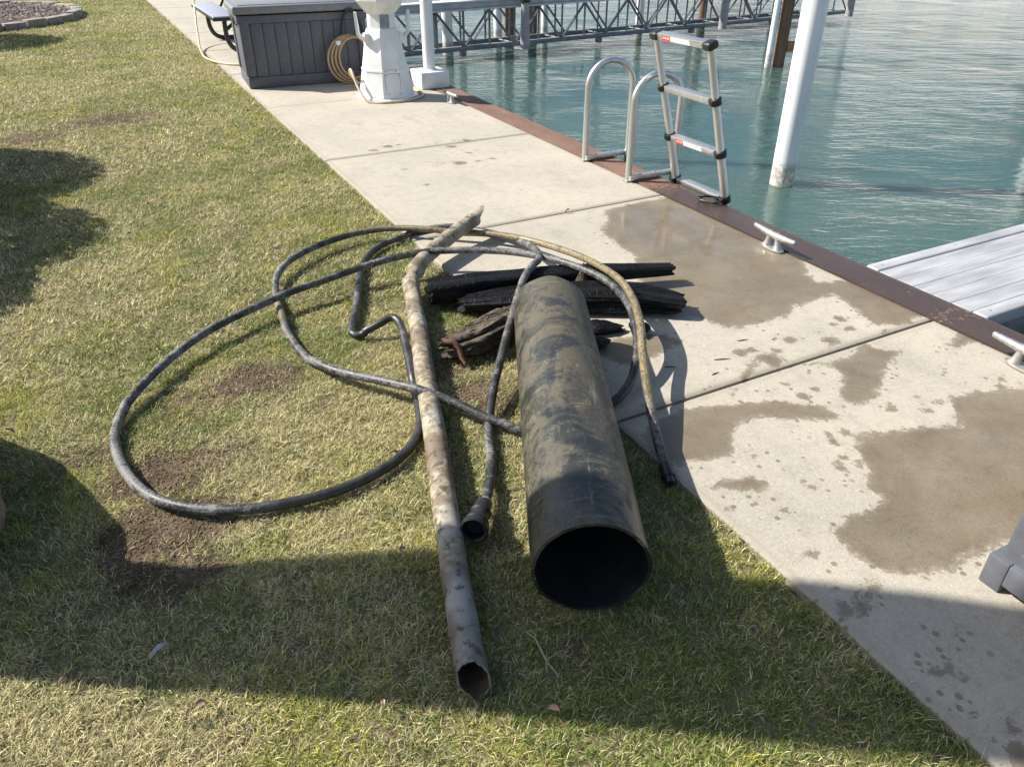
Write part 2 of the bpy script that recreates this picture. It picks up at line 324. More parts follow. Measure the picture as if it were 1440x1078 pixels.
M = dict(
    concrete=m_concrete(), soil=m_soil(), grass=m_grass(), rust_cap=m_rust_cap(), water=m_water(),
    joint=simple('joint_dirt', (.03, .024, .018, 1), (.07, .055, .038, 1), .95, scale=60, bump=.6),
    sheet=simple('sheet_piling', (.09, .05, .035, 1), (.15, .09, .06, 1), .85, scale=8, bump=.4),
    bed=simple('lake_bed', (.05, .07, .045, 1), (.08, .10, .06, 1), .95, scale=1.5),
    alu=simple('brushed_aluminium', (.62, .62, .60, 1), (.52, .52, .50, 1), .36, .85, 40, stretch=(1, 1, .1)),
    alu_mat=simple('cast_aluminium', (.50, .49, .46, 1), (.36, .35, .33, 1), .48, .75, 60, bump=.25),
    alu_deck=simple('deck_aluminium', (.25, .255, .27, 1), (.42, .425, .44, 1), .6, .0, 7, .3, .7, stretch=(.25, 1.6, 1), bump=.15),
    white=simple('white_paint', (.78, .78, .77, 1), (.70, .70, .68, 1), .35, scale=6, rv=.08),
    whitepole=simple('white_sleeve', (.76, .77, .77, 1), (.66, .67, .66, 1), .4, scale=5, stretch=(1, 1, .2)),
    black=simple('black_plastic', (.012, .012, .013, 1), (.02, .02, .022, 1), .45, scale=20),
    blacktube=simple('black_powder_coat', (.015, .016, .018, 1), (.03, .03, .032, 1), .42, scale=20),
    red=simple('red_sticker', (.62, .05, .035, 1), (.5, .06, .05, 1), .4, scale=15),
    labelwhite=simple('white_sticker', (.78, .78, .76, 1), (.6, .6, .6, 1), .4, scale=80),
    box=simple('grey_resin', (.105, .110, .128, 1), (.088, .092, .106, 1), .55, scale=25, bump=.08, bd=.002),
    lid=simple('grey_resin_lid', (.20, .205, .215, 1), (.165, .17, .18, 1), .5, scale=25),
    tan=simple('tan_rubber', (.46, .30, .16, 1), (.36, .23, .12, 1), .5, scale=30),
    cream=simple('cream_rubber', (.60, .50, .34, 1), (.5, .40, .26, 1), .5, scale=30),
    benchtop=simple('bench_resin', (.34, .36, .42, 1), (.28, .30, .35, 1), .5, scale=15),
    truss=simple('galvanised_frame', (.12, .13, .14, 1), (.19, .20, .21, 1), .5, .0, 12),
    beam=simple('beam_aluminium', (.58, .58, .59, 1), (.46, .46, .48, 1), .55, .0, 6),
    pilewood=simple('pile_wood', (.17, .105, .06, 1), (.10, .062, .038, 1), .8, scale=18, stretch=(1, 1, .08), bump=.5),
    block=simple('cut_timber', (.36, .20, .10, 1), (.25, .14, .07, 1), .7, scale=20, stretch=(.1, 1, 1)),
    tanstone=simple('tan_boulder_stone', (.40, .29, .18, 1), (.26, .18, .11, 1), .9, scale=18, bump=.9, bd=.02),
    stone=simple('edging_stone', (.30, .27, .235, 1), (.21, .19, .165, 1), .9, scale=14, bump=.5, bd=.01),
    mulch=simple('mulch', (.06, .04, .035, 1), (.16, .11, .09, 1), .9, scale=60, bump=.9, bd=.02),
    bark=simple('tree_bark', (.30, .20, .12, 1), (.13, .085, .055, 1), .9, scale=16, stretch=(1, 1, .25), bump=.9, bd=.03),
    leafgreen=simple('shrub_leaf', (.035, .075, .022, 1), (.06, .10, .03, 1), .5, scale=9),
    window=simple('blue_grey_window', (.17, .20, .25, 1), (.26, .29, .33, 1), .25, scale=12),
)

# ---------------------------------------------------------------- the setting
XE, XC, XW = 1.395, 3.165, 3.402           # lawn edge, concrete edge, outer edge of the steel cap
WZ = -.70                                  # water level
gr = obj('ground', mesh('ground', [(-400, -300, -.09), (XC+.1, -300, -.09), (XC+.1, 500, -.09), (-400, 500, -.09)], [(0, 1, 2, 3)]), M['soil'])
tag(gr, kind='structure')
X, Y, F, nx, ny = grid(-9, XE+.03, -2.5, 24, .055, .055)
Z = -.022+.018*(fbm(X, Y, 1.1, 3, 3)-.5)*np.clip((XE-X)/.3, 0, 1)-.01*np.clip((X-XE+.05)/.08, 0, 1)
def dirt_at(x, y):
    d = np.zeros(x.shape)
    for cx, cy, r, wt in DIRT:
        q = np.hypot((x-cx)/(r*1.25), (y-cy)/(r*.95))+(fbm(x, y, 9, 3, 21)-.5)*1.3
        d = np.maximum(d, wt*np.clip(1.45-q, 0, 1))
    return d
lawn = obj('lawn_soil', big_mesh('lawn_soil', np.stack([X, Y, Z], 1), F), M['soil']); set_attr(lawn.data, 'dirt', dirt_at(X, Y)); tag(lawn, kind='structure')
def soil_z(x, y): return -.022+.018*(fbm(x, y, 1.1, 3, 3)-.5)*np.clip((XE-x)/.3, 0, 1)
# water
bm = bmesh.new(); bmesh.ops.create_cube(bm, size=1)
for v in bm.verts: v.co = Vector((3.33 if v.co.x < 0 else 420, -200 if v.co.y < 0 else 400, -2.6 if v.co.z < 0 else WZ))
wtr = obj('water', bm_mesh('water', bm), M['water']); tag(wtr, kind='structure')
lb = obj('lake_bed', mesh('lake_bed', [(3.0, -200, -2.45), (420, -200, -2.45), (420, 400, -2.45), (3.0, 400, -2.45)], [(0, 1, 2, 3)]), M['bed']); tag(lb, kind='structure')
# walkway of concrete slabs
walk = D.objects.new('walkway', None); COL.objects.link(walk); tag(walk, 'pale concrete walkway of broad slabs between lawn and seawall', None, None, 'structure')
bx = obj('sub_base', boxes('sub_base', [(XE+.01, XC-.004, -4, 40, -.3, -.026)]), M['joint'], walk)
JY = [-4.05, -2.10, -.12, 1.842, 3.884, 5.722, 7.738, 9.70, 11.66, 13.62, 15.58, 17.54, 19.5, 21.5, 23.5, 27, 33]
def wet_at(X, Y):
    wv = np.full(X.shape, -.3)
    for p in WET: wv = np.maximum(wv, sdf_poly(X, Y, [(3.26 if a > 3.04 else a, b) for a, b in p]))
    for x, y, r in SPOT: 
        wv = np.maximum(wv, (r*.9-np.hypot(X-x, (Y-y)*1.1))*1.0)
    return wv
for a, b in zip(JY[:-1], JY[1:]):
    near = -.2 < a < 6; st = .011 if near else .06
    hg = .008
    X, Y, F, nx, ny = grid(XE, XC, a+hg, b-hg, st, st)
    ed = np.minimum(np.minimum(X-XE, XC-X), np.minimum(Y-a-hg, b-hg-Y))
    Z = -.006*np.clip(1-ed/.010, 0, 1)**2-.0012*fbm(X, Y, 2.5, 2, 9)
    X2 = X.copy(); m = X < XE+1e-6; X2[m] += (.014*(fbm(Y[m]*0+1, Y[m], 5, 3, 5)-.5))
    # side faces
    i = np.arange(nx*ny).reshape(ny, nx); rim = np.concatenate([i[0, :-1], i[:-1, -1], i[-1, :0:-1], i[:0:-1, 0]])
    co = np.stack([X2, Y, Z], 1); low = co[rim].copy(); low[:, 2] = -.11; nb = len(co)
    k = len(rim); j = np.arange(k); SF = np.stack([rim, nb+j, nb+(j+1) % k, np.roll(rim, -1)], 1)
    me = big_mesh('concrete_slab', np.concatenate([co, low]), np.concatenate([F, SF]))
    wv = wet_at(X, Y) if near else np.full(X.shape, -.3)
    pud = np.full(X.shape, -.3)
    if near: pud = sdf_poly(X, Y, [(2.62, 3.72), (2.85, 3.74), (3.12, 3.72), (3.11, 3.1), (3.08, 2.75), (2.8, 2.85), (2.5, 3.0), (2.45, 3.3)])-.02
    for nm, vv in (('wet', wv), ('puddle', pud), ('edge', ed)):
        set_attr(me, nm, np.concatenate([vv, vv[rim]]))
    me.polygons.foreach_set('use_smooth', [True]*len(me.polygons)); me.set_sharp_from_angle(angle=math.radians(50))
    obj('concrete_slab', me, M['concrete'], walk)
# seawall: sheet piling and rusty cap lengths
sea = thing('seawall', 'rusty steel seawall with flat cap along the water edge', 'seawall', (XC, 0, 0))
pts = []; y = -4.
while y < 40:
    pts += [(.20, y), (.20, y+.25), (.13, y+.33), (.13, y+.58), (.20, y+.66)]; y += .66
V = [(x, yy, z) for x, yy in pts for z in (-2.5, -.03)]
F = [(2*i, 2*i+2, 2*i+3, 2*i+1) for i in range(len(pts)-1)]
obj('sheet_piling', mesh('sheet_piling', V, F), M['sheet'], sea)
for a, b in ((-4, -.5), (-.5, 3.97), (3.97, 8.2), (8.2, 14.2), (14.2, 20.2), (20.2, 33)):
    X, Y, F, nx, ny = grid(.002, XW-XC, a+.002, b-.002, .0167, .05 if b < 10 else .2)
    wob = .003*(fbm(Y*0+2, Y, 3, 3, 8)-.5)*2
    Z = .003+.002*fbm(X, Y, 6, 3, 4)-.008*np.clip((X-.215)/.02, 0, 1)**2
    X2 = X+np.where(X > .2, wob*2, 0)
    i = np.arange(nx*ny).reshape(ny, nx); rim = np.concatenate([i[0, :-1], i[:-1, -1], i[-1, :0:-1], i[:0:-1, 0]])
    co = np.stack([X2, Y, Z], 1); low = co[rim].copy(); low[:, 2] = -.16; nb = len(co); k = len(rim); j = np.arange(k)
    SF = np.stack([rim, nb+j, nb+(j+1) % k, np.roll(rim, -1)], 1)
    me = big_mesh('steel_cap', np.concatenate([co, low]), np.concatenate([F, SF]))
    wv = np.minimum(4.02-Y, (Y-1.2)*.35)*.6-.1*np.abs(Y-2.2).clip(0, .6)*0; wv = np.where((Y > 2.05) & (Y < 2.5), wv-.12*(X/.24), wv)
    wv = np.where(Y < 1.9, wv+.10*np.sin(Y*9), wv)
    set_attr(me, 'wet', np.concatenate([wv, wv[rim]]).clip(-1, 1))
    me.polygons.foreach_set('use_smooth', [True]*len(me.polygons)); me.set_sharp_from_angle(angle=math.radians(50))
    obj('steel_cap', me, M['rust_cap'], sea)

# ---------------------------------------------------------------- grass
def blades(x0, x1, y0, y1, dens, L, W, seg, seed):
    n = int((x1-x0)*(y1-y0)*dens); x = rng.uniform(x0, x1, n); y = rng.uniform(y0, y1, n)
    lim = XE+.002+.045*(fbm(y*0+1, y, 7, 4, 15)-.5)
    k = x < lim
    ax_, ay_ = x-.83, y-1.139; al = ax_*.438+ay_*.899; pe = np.abs(ax_*.899-ay_*.438); k &= ~((al > -.01) & (al < 1.5) & (pe < .10))
    # planting bed and what lies in it stays free of grass
    k &= ~(((x+1.6)/1.7)**2+((y-17.3)/2.1)**2 < 1)
    dt = dirt_at(x, y); cl = fbm(x, y, 16, 3, 31); cl2 = fbm(x, y, 45, 2, 33)
    keep = np.clip(.28+1.3*(cl-.25)+1.2*(cl2-.45), .08, 1)*(1-.93*np.clip(dt*1.15, 0, 1)); k &= rng.uniform(0, 1, n) < keep
    x, y, dt, cl = x[k], y[k], dt[k], cl[k]; n = len(x)
    gs = np.clip((fbm(x, y, 1.1, 4, 41)-.5)*2.6+(fbm(x, y, 5.5, 3, 43)-.5)*2.0+.5-.10*np.clip((2.2-y)/1.2, 0, 1)-.35*dt, 0, 1)
    typ = rng.uniform(0, 1, n)
    green = typ < .20+.60*gs
    var = rng.uniform(0, 1, n)[:, None]
    straw = np.array([.72, .65, .36])*(.35+1.05*var); strawb = np.array([.44, .35, .19])*(.35+1.0*var)
    gr1 = np.array([.32, .37, .085])*(.35+1.0*var); gr2 = np.array([.16, .235, .055])*(.4+1.0*var); moss = np.array([.44, .44, .07])*(.65+.6*var)
    col = np.where((rng.uniform(0, 1, n) < .68)[:, None], straw, strawb)
    gc = np.where((rng.uniform(0, 1, n) < .55)[:, None], gr1, gr2)
    ms = fbm(x, y, 3.3, 3, 51); gc = np.where(((ms > .58) & (rng.uniform(0, 1, n) < .6))[:, None], moss, gc)
    col = np.where(green[:, None], gc, col)
    col = col*(1-.3*dt[:, None])
    ln = L*(.35+1.1*rng.uniform(0, 1, n)**1.3)*(.75+.5*cl)*np.where(green, .92, 1.1)*(1-.3*dt); wd = W*rng.uniform(.5, 1.6, n)
    th = rng.uniform(0, 2*np.pi, n)+2.2*(fbm(x, y, 7, 2, 61)-.5)
    tilt = np.where(green, rng.uniform(.5, 1.38, n), rng.uniform(.85, 1.54, n))       # from upright
    dx, dy = np.cos(th), np.sin(th); sx, sy = -dy, dx
    z = soil_z(x, y)+rng.uniform(0, .006, n)
    tw = rng.normal(0, .35, n)
    B = np.stack([x, y, z], 1); S = np.stack([sx, sy, tw*.4], 1)*(wd/2)[:, None]
    H1 = np.stack([dx*np.sin(tilt*.75), dy*np.sin(tilt*.75), np.cos(tilt*.75)], 1)
    t2 = np.clip(tilt*1.12, 0, 1.7); bend = rng.normal(0, .25, n)
    d2x, d2y = np.cos(th+bend), np.sin(th+bend)
    H2 = np.stack([d2x*np.sin(t2), d2y*np.sin(t2), np.cos(t2)], 1)
    if seg == 2:
        Mid = B+H1*(ln*.5)[:, None]; Tip = Mid+H2*(ln*.5)[:, None]; Tip[:, 2] = np.maximum(Tip[:, 2], z+.002)
        co = np.stack([B-S, B+S, Mid-S*.85, Mid+S*.85, Tip], 1).reshape(-1, 3)
        b = np.arange(n)[:, None]*5
        F = np.concatenate([b+[0, 1, 3], b+[0, 3, 2], b+[2, 3, 4]], 1).reshape(-1, 3); c = np.repeat(col, 5, 0)
    else:
        Tip = B+(H1+H2*.6)*(ln*.6)[:, None]
        co = np.stack([B-S, B+S, Tip], 1).reshape(-1, 3); F = np.arange(n*3).reshape(-1, 3); c = np.repeat(col, 3, 0)
    return co, F, c
parts = [blades(-1.3, XE+.03, .15, 3.1, 98000, .024, .0015, 2, 1), blades(-2.2, XE+.03, 3.1, 6.2, 30000, .029, .0031, 1, 2),
         blades(-2.9, XE+.03, 6.2, 12, 11000, .034, .0052, 1, 3), blades(-4.5, XE+.03, 12, 22, 4200, .036, .0085, 1, 4),
         blades(-3.4, -1.3, -1.2, 3.1, 5000, .042, .006, 1, 5), blades(-1.3, XE+.03, -1.5, .15, 9000, .042, .005, 1, 6)]
C0, F0, K0 = [], [], []; off = 0
for co, f, c in parts:
    C0.append(co); F0.append(f+off); K0.append(c); off += len(co)
me = big_mesh('grass', np.concatenate(C0), np.concatenate(F0)); kk = np.concatenate(K0)
set_col(me, 'col', np.concatenate([kk, np.ones((len(kk), 1))], 1))
tag(obj('grass', me, M['grass']), 'short patchy spring lawn of green and straw blades', 'grass', None, 'stuff')
print('grass tris', len(me.polygons))

# crumbs of bare soil in the worn patches
n = 60000; x = rng.uniform(-.75, XE-.03, n); y = rng.uniform(.9, 3.2, n); k = rng.uniform(0, 1, n) < np.clip(dirt_at(x, y)*1.3-.2, 0, 1)*.55; x, y = x[k], y[k]; n = len(x)
r = rng.uniform(.0018, .0058, n)*rng.uniform(.7, 1.4, n); c = np.stack([x, y, soil_z(x, y)+r*.3], 1)
T4 = np.array([[1, 0, -.4], [-.5, .87, -.4], [-.5, -.87, -.4], [0, .1, .9]]); ang = rng.uniform(0, 6.283, n); ca, sa = np.cos(ang), np.sin(ang)
co = np.stack([np.stack([(q[0]*ca-q[1]*sa)*r*rng.uniform(.7, 1.4, n), (q[0]*sa+q[1]*ca)*r*rng.uniform(.7, 1.4, n), q[2]*r*rng.uniform(.6, 1.1, n)], 1)+c for q in T4], 1).reshape(-1, 3)
b = np.arange(n)[:, None]*4; F = np.concatenate([b+[0, 1, 3], b+[1, 2, 3], b+[2, 0, 3], b+[0, 2, 1]], 1).reshape(-1, 3)
tag(obj('soil_crumbs', big_mesh('soil_crumbs', co, F), M['soil']), 'loose brown soil crumbs in worn lawn patches', 'soil', None, 'stuff')
# ---------------------------------------------------------------- large drain pipe
def m_bigpipe():
    t = NT('muddy_black_pipe'); v = t.coord((1, .42, 1)); o = t.coord()
    sx = t.n('SeparateXYZ'); t.t.links.new(o, sx.inputs[0]); y = sx.outputs[1]
    n1 = t.noise(7, 6, .62, v, .6); n2 = t.noise(26, 5, .65, o, .3); n3 = t.noise(3.2, 4, .55, t.coord((1, .8, 1)), 1.2)
    along = t.step(y, -.1, 1.2)
    c = t.mix(t.step(n3, .4, .62), (.012, .015, .015, 1), (.030, .034, .030, 1))
    film = t.step(t.math('ADD', n3, t.math('MULTIPLY', along, .22)), .50, .70)
    c = t.mix(t.math('MULTIPLY', film, .75), c, (.046, .041, .028, 1))
    mud = t.step(t.math('ADD', t.math('ADD', t.math('MULTIPLY', n1, .7), t.math('MULTIPLY', n2, .3)), t.math('MULTIPLY', along, .07)), .475, .585)
    c = t.mix(t.math('MULTIPLY', mud, .52), c, (.112, .094, .060, 1))
    spk = t.step(t.noise(48, 5, .75, o), .56, .66); scr = t.step(t.noise(60, 4, .7, t.coord((.06, 1, .06), rot=(0, 0, .3))), .60, .68); c = t.mix(t.math('MULTIPLY', t.math('MULTIPLY', spk, t.step(n3, .4, .6)), .45), c, (.22, .19, .13, 1)); c = t.mix(t.math('MULTIPLY', scr, .35), c, (.20, .175, .125, 1)); dk2 = t.step(t.noise(30, 5, .7, v, .8), .57, .64); c = t.mix(t.math('MULTIPLY', dk2, .6), c, (.012, .015, .015, 1))
    smear = t.step(t.noise(11, 6, .7, t.coord((1, .12, 1)), .5), .60, .68); c = t.mix(t.math('MULTIPLY', smear, .5), c, (.27, .235, .175, 1))
    dark = t.step(t.noise(5, 5, .7, t.coord((.5, 1.0, 1), rot=(0, 0, .6)), 1.5), .50, .58); c = t.mix(t.math('MULTIPLY', dark, .82), c, (.014, .017, .018, 1))
    r = t.math('ADD', .34, t.math('MULTIPLY', mud, .3))
    return t.set(c, r, 0., t.bump(t.math('ADD', n2, t.math('MULTIPLY', mud, .6)), .35, .006), .5)
M['bigpipe'] = m_bigpipe()
M['pipe_in'] = simple('black_pipe_bore', (.008, .009, .010, 1), (.022, .022, .02, 1), .55, scale=9, bump=.2)
def hollow(P, R, wall, sides, ends=None, ru=None):
    """open tube with a wall; ends = (f0, f1): ring offset along the path as function of theta"""
    P = np.asarray(P, float); T, U, Vv = frames(P); n = len(P); th = np.arange(sides)*2*np.pi/sides
    R = np.broadcast_to(np.asarray(R, float), (n,))
    def ring(i, r):
        k = np.ones(sides) if ru is None else np.array([ru(i, t) for t in th])
        q = P[i]+r*(np.cos(th)*k)[:, None]*U[i]+r*(np.sin(th)*k)[:, None]*Vv[i]
        if ends and i == 0: q = q-T[i]*np.array([ends[0](t) for t in th])[:, None]
        if ends and i == n-1: q = q+T[i]*np.array([ends[1](t) for t in th])[:, None]
        return list(q)
    V = []
    for i in range(n): V += ring(i, R[i])
    for i in range(n): V += ring(i, R[i]-wall)
    F = []; mi = []; N = n*sides
    for i in range(n-1):
        for j in range(sides):
            a, b = i*sides+j, i*sides+(j+1) % sides
            F.append((a, b, b+sides, a+sides)); mi.append(0); F.append((N+a, N+a+sides, N+b+sides, N+b)); mi.append(1)
    for j in range(sides):
        a, b = j, (j+1) % sides; F.append((a, N+a, N+b, b)); mi.append(0)
        a, b = (n-1)*sides+j, (n-1)*sides+(j+1) % sides; F.append((a, b, N+b, N+a)); mi.append(0)
    return V, F, mi
PR, PL = .157, 1.496
P = [(0, y, PR) for y in np.linspace(0, PL, 40)]
V, F, mi = hollow(P, PR, .009, 72, (lambda t: .0015*math.sin(2*t+1), lambda t: .012*math.sin(2*t)+.006*math.sin(7*t)),
                  lambda i, t: 1+.006*math.sin(2*t+i*.11)+.004*math.sin(3*t-i*.23))
me = mesh('drain_pipe', V, F, 45); me.materials.append(M['bigpipe']); me.materials.append(M['pipe_in']); me.polygons.foreach_set('material_index', mi)
big = obj('drain_pipe', me, None, None, (.830, 1.139, -.004), (0, 0, -math.atan2(.656, 1.345)))
tag(big, 'wide black muddy drain pipe lying with its open end towards the viewer', 'pipe')

# ---------------------------------------------------------------- long thin rusty pipe
def m_thin():
    t = NT('rusty_painted_pipe'); v = t.coord()
    n1 = t.noise(8, 6, .65, v, .4); n2 = t.noise(38, 5, .7, v); n3 = t.noise(2.6, 3, .5, v)
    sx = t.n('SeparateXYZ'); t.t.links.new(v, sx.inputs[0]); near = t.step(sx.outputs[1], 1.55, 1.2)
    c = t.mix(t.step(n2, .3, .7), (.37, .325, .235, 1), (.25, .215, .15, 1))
    c = t.mix(t.math('MULTIPLY', near, .85), c, t.mix(t.step(n2, .35, .65), (.085, .097, .092, 1), (.21, .20, .17, 1)))  # shade over the near part is put into the colour as darker blue-grey
    c = t.mix(t.math('MULTIPLY', t.step(t.math('ADD', t.math('MULTIPLY', n1, .75), t.math('MULTIPLY', n2, .25)), .45, .56), .72), c, (.105, .068, .042, 1))
    c = t.mix(t.math('MULTIPLY', t.step(n3, .60, .68), .6), c, (.38, .39, .37, 1))
    c = t.mix(t.math('MULTIPLY', t.step(t.noise(24, 5, .72, v), .55, .62), .75), c, (.05, .038, .03, 1))
    return t.set(c, .62, 0., t.bump(t.math('ADD', n1, n2), .5, .005), .4)
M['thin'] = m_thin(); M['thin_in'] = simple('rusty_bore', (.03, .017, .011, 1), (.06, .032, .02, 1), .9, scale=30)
pa = catmull(THIN, 8); pb = np.array(THINB); pc = catmull(THIN2, 7)
path = np.concatenate([pa[:-1], catmull([THIN[-1], THINB[0], THINB[1], THIN2[0]], 5)[:-1], pc])
kx = np.array([1.15, 3.27]); dk = np.hypot(path[:, 0]-kx[0], path[:, 1]-kx[1])
RR = .040*(1-.36*np.exp(-(dk/.028)**2)+.13*np.exp(-((dk-.07)/.028)**2)); RR = RR*np.where(path[:, 1] > 3.3, 1.02, 1)
V, F, mi = hollow(path, RR, .0045, 28, (lambda t: .026*math.sin(t+.35)+.005*math.sin(5*t)+.004*math.sin(9*t), lambda t: .085*math.cos(t+2.3)+.006*math.sin(4*t)),
                  lambda i, t: 1+.012*math.sin(2*t+i*.3)+.05*math.exp(-(dk[i]/.07)**2)*math.cos(2*t))
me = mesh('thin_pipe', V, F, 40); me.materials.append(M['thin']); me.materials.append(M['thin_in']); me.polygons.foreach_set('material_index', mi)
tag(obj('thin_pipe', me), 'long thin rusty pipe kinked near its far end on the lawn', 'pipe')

# ---------------------------------------------------------------- hose
def m_hose():
    t = NT('scummy_rubber_hose'); v = t.coord()
    n1 = t.noise(20, 5, .65, v); n2 = t.noise(120, 4, .7, v); n3 = t.noise(4, 3, .5, v)
    tone = t.attr('tone'); up = t.attr('side')
    c = t.mix(t.step(n1, .35, .65), (.016, .016, .017, 1), (.045, .044, .042, 1))
    scum = t.step(t.math('ADD', t.math('ADD', t.math('MULTIPLY', n2, .5), t.math('MULTIPLY', n1, .3)), t.math('ADD', t.math('MULTIPLY', n3, .35), t.math('MULTIPLY', t.attr('grey'), .22))), .69, .83)
    c = t.mix(t.math('MULTIPLY', scum, .75), c, (.26, .25, .235, 1)); c = t.mix(t.math('MULTIPLY', tone, t.step(n2, .35, .55)), c, (.27, .215, .105, 1))
    c = t.mix(t.math('MULTIPLY', tone, t.step(n1, .5, .65)), c, (.09, .07, .04, 1))
    return t.set(c, t.math('ADD', .40, t.math('MULTIPLY', scum, .4)), 0., t.bump(n2, .3, .003), .5)
M['hose'] = m_hose()
hp = np.concatenate([catmull(HOSE+HOSE_U+HOSE2, 9)]); hp[:, 2] -= .009*((hp[:, 2] < .024) & (hp[:, 0] < XE))
sg = np.linalg.norm(np.diff(hp, axis=0), axis=1); s = np.concatenate([[0], np.cumsum(sg)]); ss = np.arange(0, s[-1], .011)
hp = np.stack([np.interp(ss, s, hp[:, i]) for i in range(3)], 1)
V, F = sweep(hp, .0178, 12, True, lambda i, t: 1+.012*math.sin(i*.5)+.01*math.sin(2*t+i*.07))
hose = thing('rubber_hose', 'long black rubber hose looped over the lawn and concrete', 'hose')
me = mesh('hose_tube', V, F, 60)
u = ss/ss[-1]; n2 = len(HOSE)+len(HOSE_U); uk = n2/(n2+len(HOSE2))
fr = np.interp(np.arange(len(ss))/len(ss), [0, 1], [0, 1])
d_end = ss[-1]-ss; tone = np.clip((d_end-.25)/.25, 0, 1)*np.clip((3.3-d_end)/.6, 0, 1)*.9+np.clip((d_end-3.9)/.2, 0, 1)*np.clip((4.4-d_end)/.2, 0, 1)*.7
grey = .35+.65*vnoise(ss*1.3, ss*0+3, 2)-.5*((ss > 3.4) & (ss < 6.2))
set_attr(me, 'tone', np.repeat(tone, 12)); set_attr(me, 'grey', np.repeat(grey, 12))
obj('hose_tube', me, M['hose'], hose)
def along(me_prof, p, d, sides=24):
    pass
def lathe_along(name, prof, p, d, mat, parent, sides=24, smooth=40):
    me = lathe(name, prof, sides, smooth); o = obj(name, me, mat, parent); o.location = p
    o.rotation_euler = Vector(d).to_track_quat('Z', 'Y').to_euler(); return o
dv = Vector(hp[0])-Vector(hp[12]); dv.z = .16*dv.length; dv.normalize(); p0 = Vector(hp[3])+Vector((0, 0, .016))
cpl = lathe_along('coupling', [(r*1.16, z*1.1) for r, z in [(.019, -.055), (.023, -.05), (.024, -.012), (.028, -.01), (.028, .0), (.025, .003), (.026, .03), (.033, .045), (.034, .052), (.030, .056), (.036, .062), (.037, .082), (.033, .085), (.029, .083), (.028, .05), (.014, .048)]], p0, dv, M['black'], hose)
lathe_along('clamp_ring', [(.0205, -.008), (.0225, -.006), (.0225, .006), (.0205, .008)], Vector(hp[9]), dv, M['alu_mat'], hose)
dv = Vector(hp[-1])-Vector(hp[-8]); dv.normalize()
lathe_along('end_fitting', [(.018, -.05), (.021, -.048), (.021, -.01), (.024, -.008), (.024, .004), (.019, .006), (.017, .03), (.012, .031)], Vector(hp[-1]), dv, M['black'], hose)

# ---------------------------------------------------------------- charred timbers
def m_char():
    t = NT('charred_wood'); v = t.coord((1, 1, 1)); rt_ = t.coord(rot=(0, 0, .35)); mq = t.n('Mapping'); t.t.links.new(rt_, mq.inputs[0]); mq.inputs['Scale'].default_value = (.14, 1, 1); st = mq.outputs[0]
    n1 = t.noise(40, 5, .7, st); vo = t.n('TexVoronoi', feature='DISTANCE_TO_EDGE'); vo.inputs['Scale'].default_value = 55; t.t.links.new(t.coord((.5, 1, 1), rot=(0, 0, .25)), vo.inputs['Vector'])
    c = t.mix(t.step(n1, .45, .7), (.0022, .0022, .0028, 1), (.007, .007, .0085, 1)); c = t.mix(t.math('MULTIPLY', t.step(t.noise(7, 6, .7, st), .56, .72), .5), c, (.035, .033, .032, 1))
    h = t.math('ADD', t.math('MULTIPLY', t.step(vo.outputs[0], 0., .12), .25), n1)
    return t.set(c, t.math('ADD', .38, t.math('MULTIPLY', n1, .3)), 0., t.bump(h, .8, .007), .22)
M['char'] = m_char()
M['log'] = simple('weathered_log_wood', (.135, .105, .072, 1), (.03, .023, .017, 1), .85, scale=30, stretch=(.25, 1, 1), bump=1., bd=.02)
M['stub'] = simple('rusty_stub', (.17, .075, .035, 1), (.10, .05, .03, 1), .85, scale=40, bump=.4)
def timber(name, pts, ws, hs, mat, label, seed, rough=.12, sq=3.2, cat='timber', sides=56, n=40, jag=.03, split=0.):
    P = catmull(pts, max(2, n//(len(pts)-1))); m = len(P); u = np.linspace(0, 1, m)
    wv = np.interp(u, np.linspace(0, 1, len(ws)), ws)/2; hv = np.interp(u, np.linspace(0, 1, len(hs)), hs)/2
    T = np.gradient(P, axis=0); T /= np.linalg.norm(T, axis=1)[:, None]; V = []
    for i in range(m):
        side = np.cross(T[i], [0, 0, 1.]); side /= np.linalg.norm(side); up = np.cross(side, T[i])
        for j in range(sides):
            a = 2*np.pi*j/sides; c_, s_ = math.cos(a), math.sin(a); k = (abs(c_)**sq+abs(s_)**sq)**(-1/sq)
            k *= 1+rough*(2*fbm(np.array([u[i]*3.+seed]), np.array([a*1.1]), 2.2, 4, seed)[0]-1)+rough*.6*(2*vnoise(np.array([a*4.+seed]), np.array([u[i]*2.]), seed+3)[0]-1)+.10*(vnoise(np.array([a*13.+seed]), np.array([u[i]*1.3]), seed+9)[0]-.5)
            if split: k *= 1-split*math.exp(-((a-1.9)/.16)**2)-split*.7*math.exp(-((a-.9)/.12)**2)
            q = P[i]+side*c_*wv[i]*k+up*s_*hv[i]*k
            if i in (0, m-1): q = q+T[i]*(jag*(vnoise(np.array([a*3.3]), np.array([seed*1.])  , seed+i)[0]-.5)*2)
            V.append(q)
    F = [(i*sides+j, i*sides+(j+1) % sides, (i+1)*sides+(j+1) % sides, (i+1)*sides+j) for i in range(m-1) for j in range(sides)]
    for e, base in ((0, 0), (1, (m-1)*sides)):
        cpt = np.mean(V[base:base+sides], axis=0)-T[0 if e == 0 else -1]*(-.012 if e == 0 else .012); V.append(cpt); ci = len(V)-1
        for j in range(sides):
            a, b = base+j, base+(j+1) % sides; F.append((b, a, ci) if e == 0 else (a, b, ci))
    o0 = P[0]; me = mesh(name, [v-o0 for v in V], F, 38)
    return tag(obj(name, me, mat, None, tuple(o0)), label, cat)
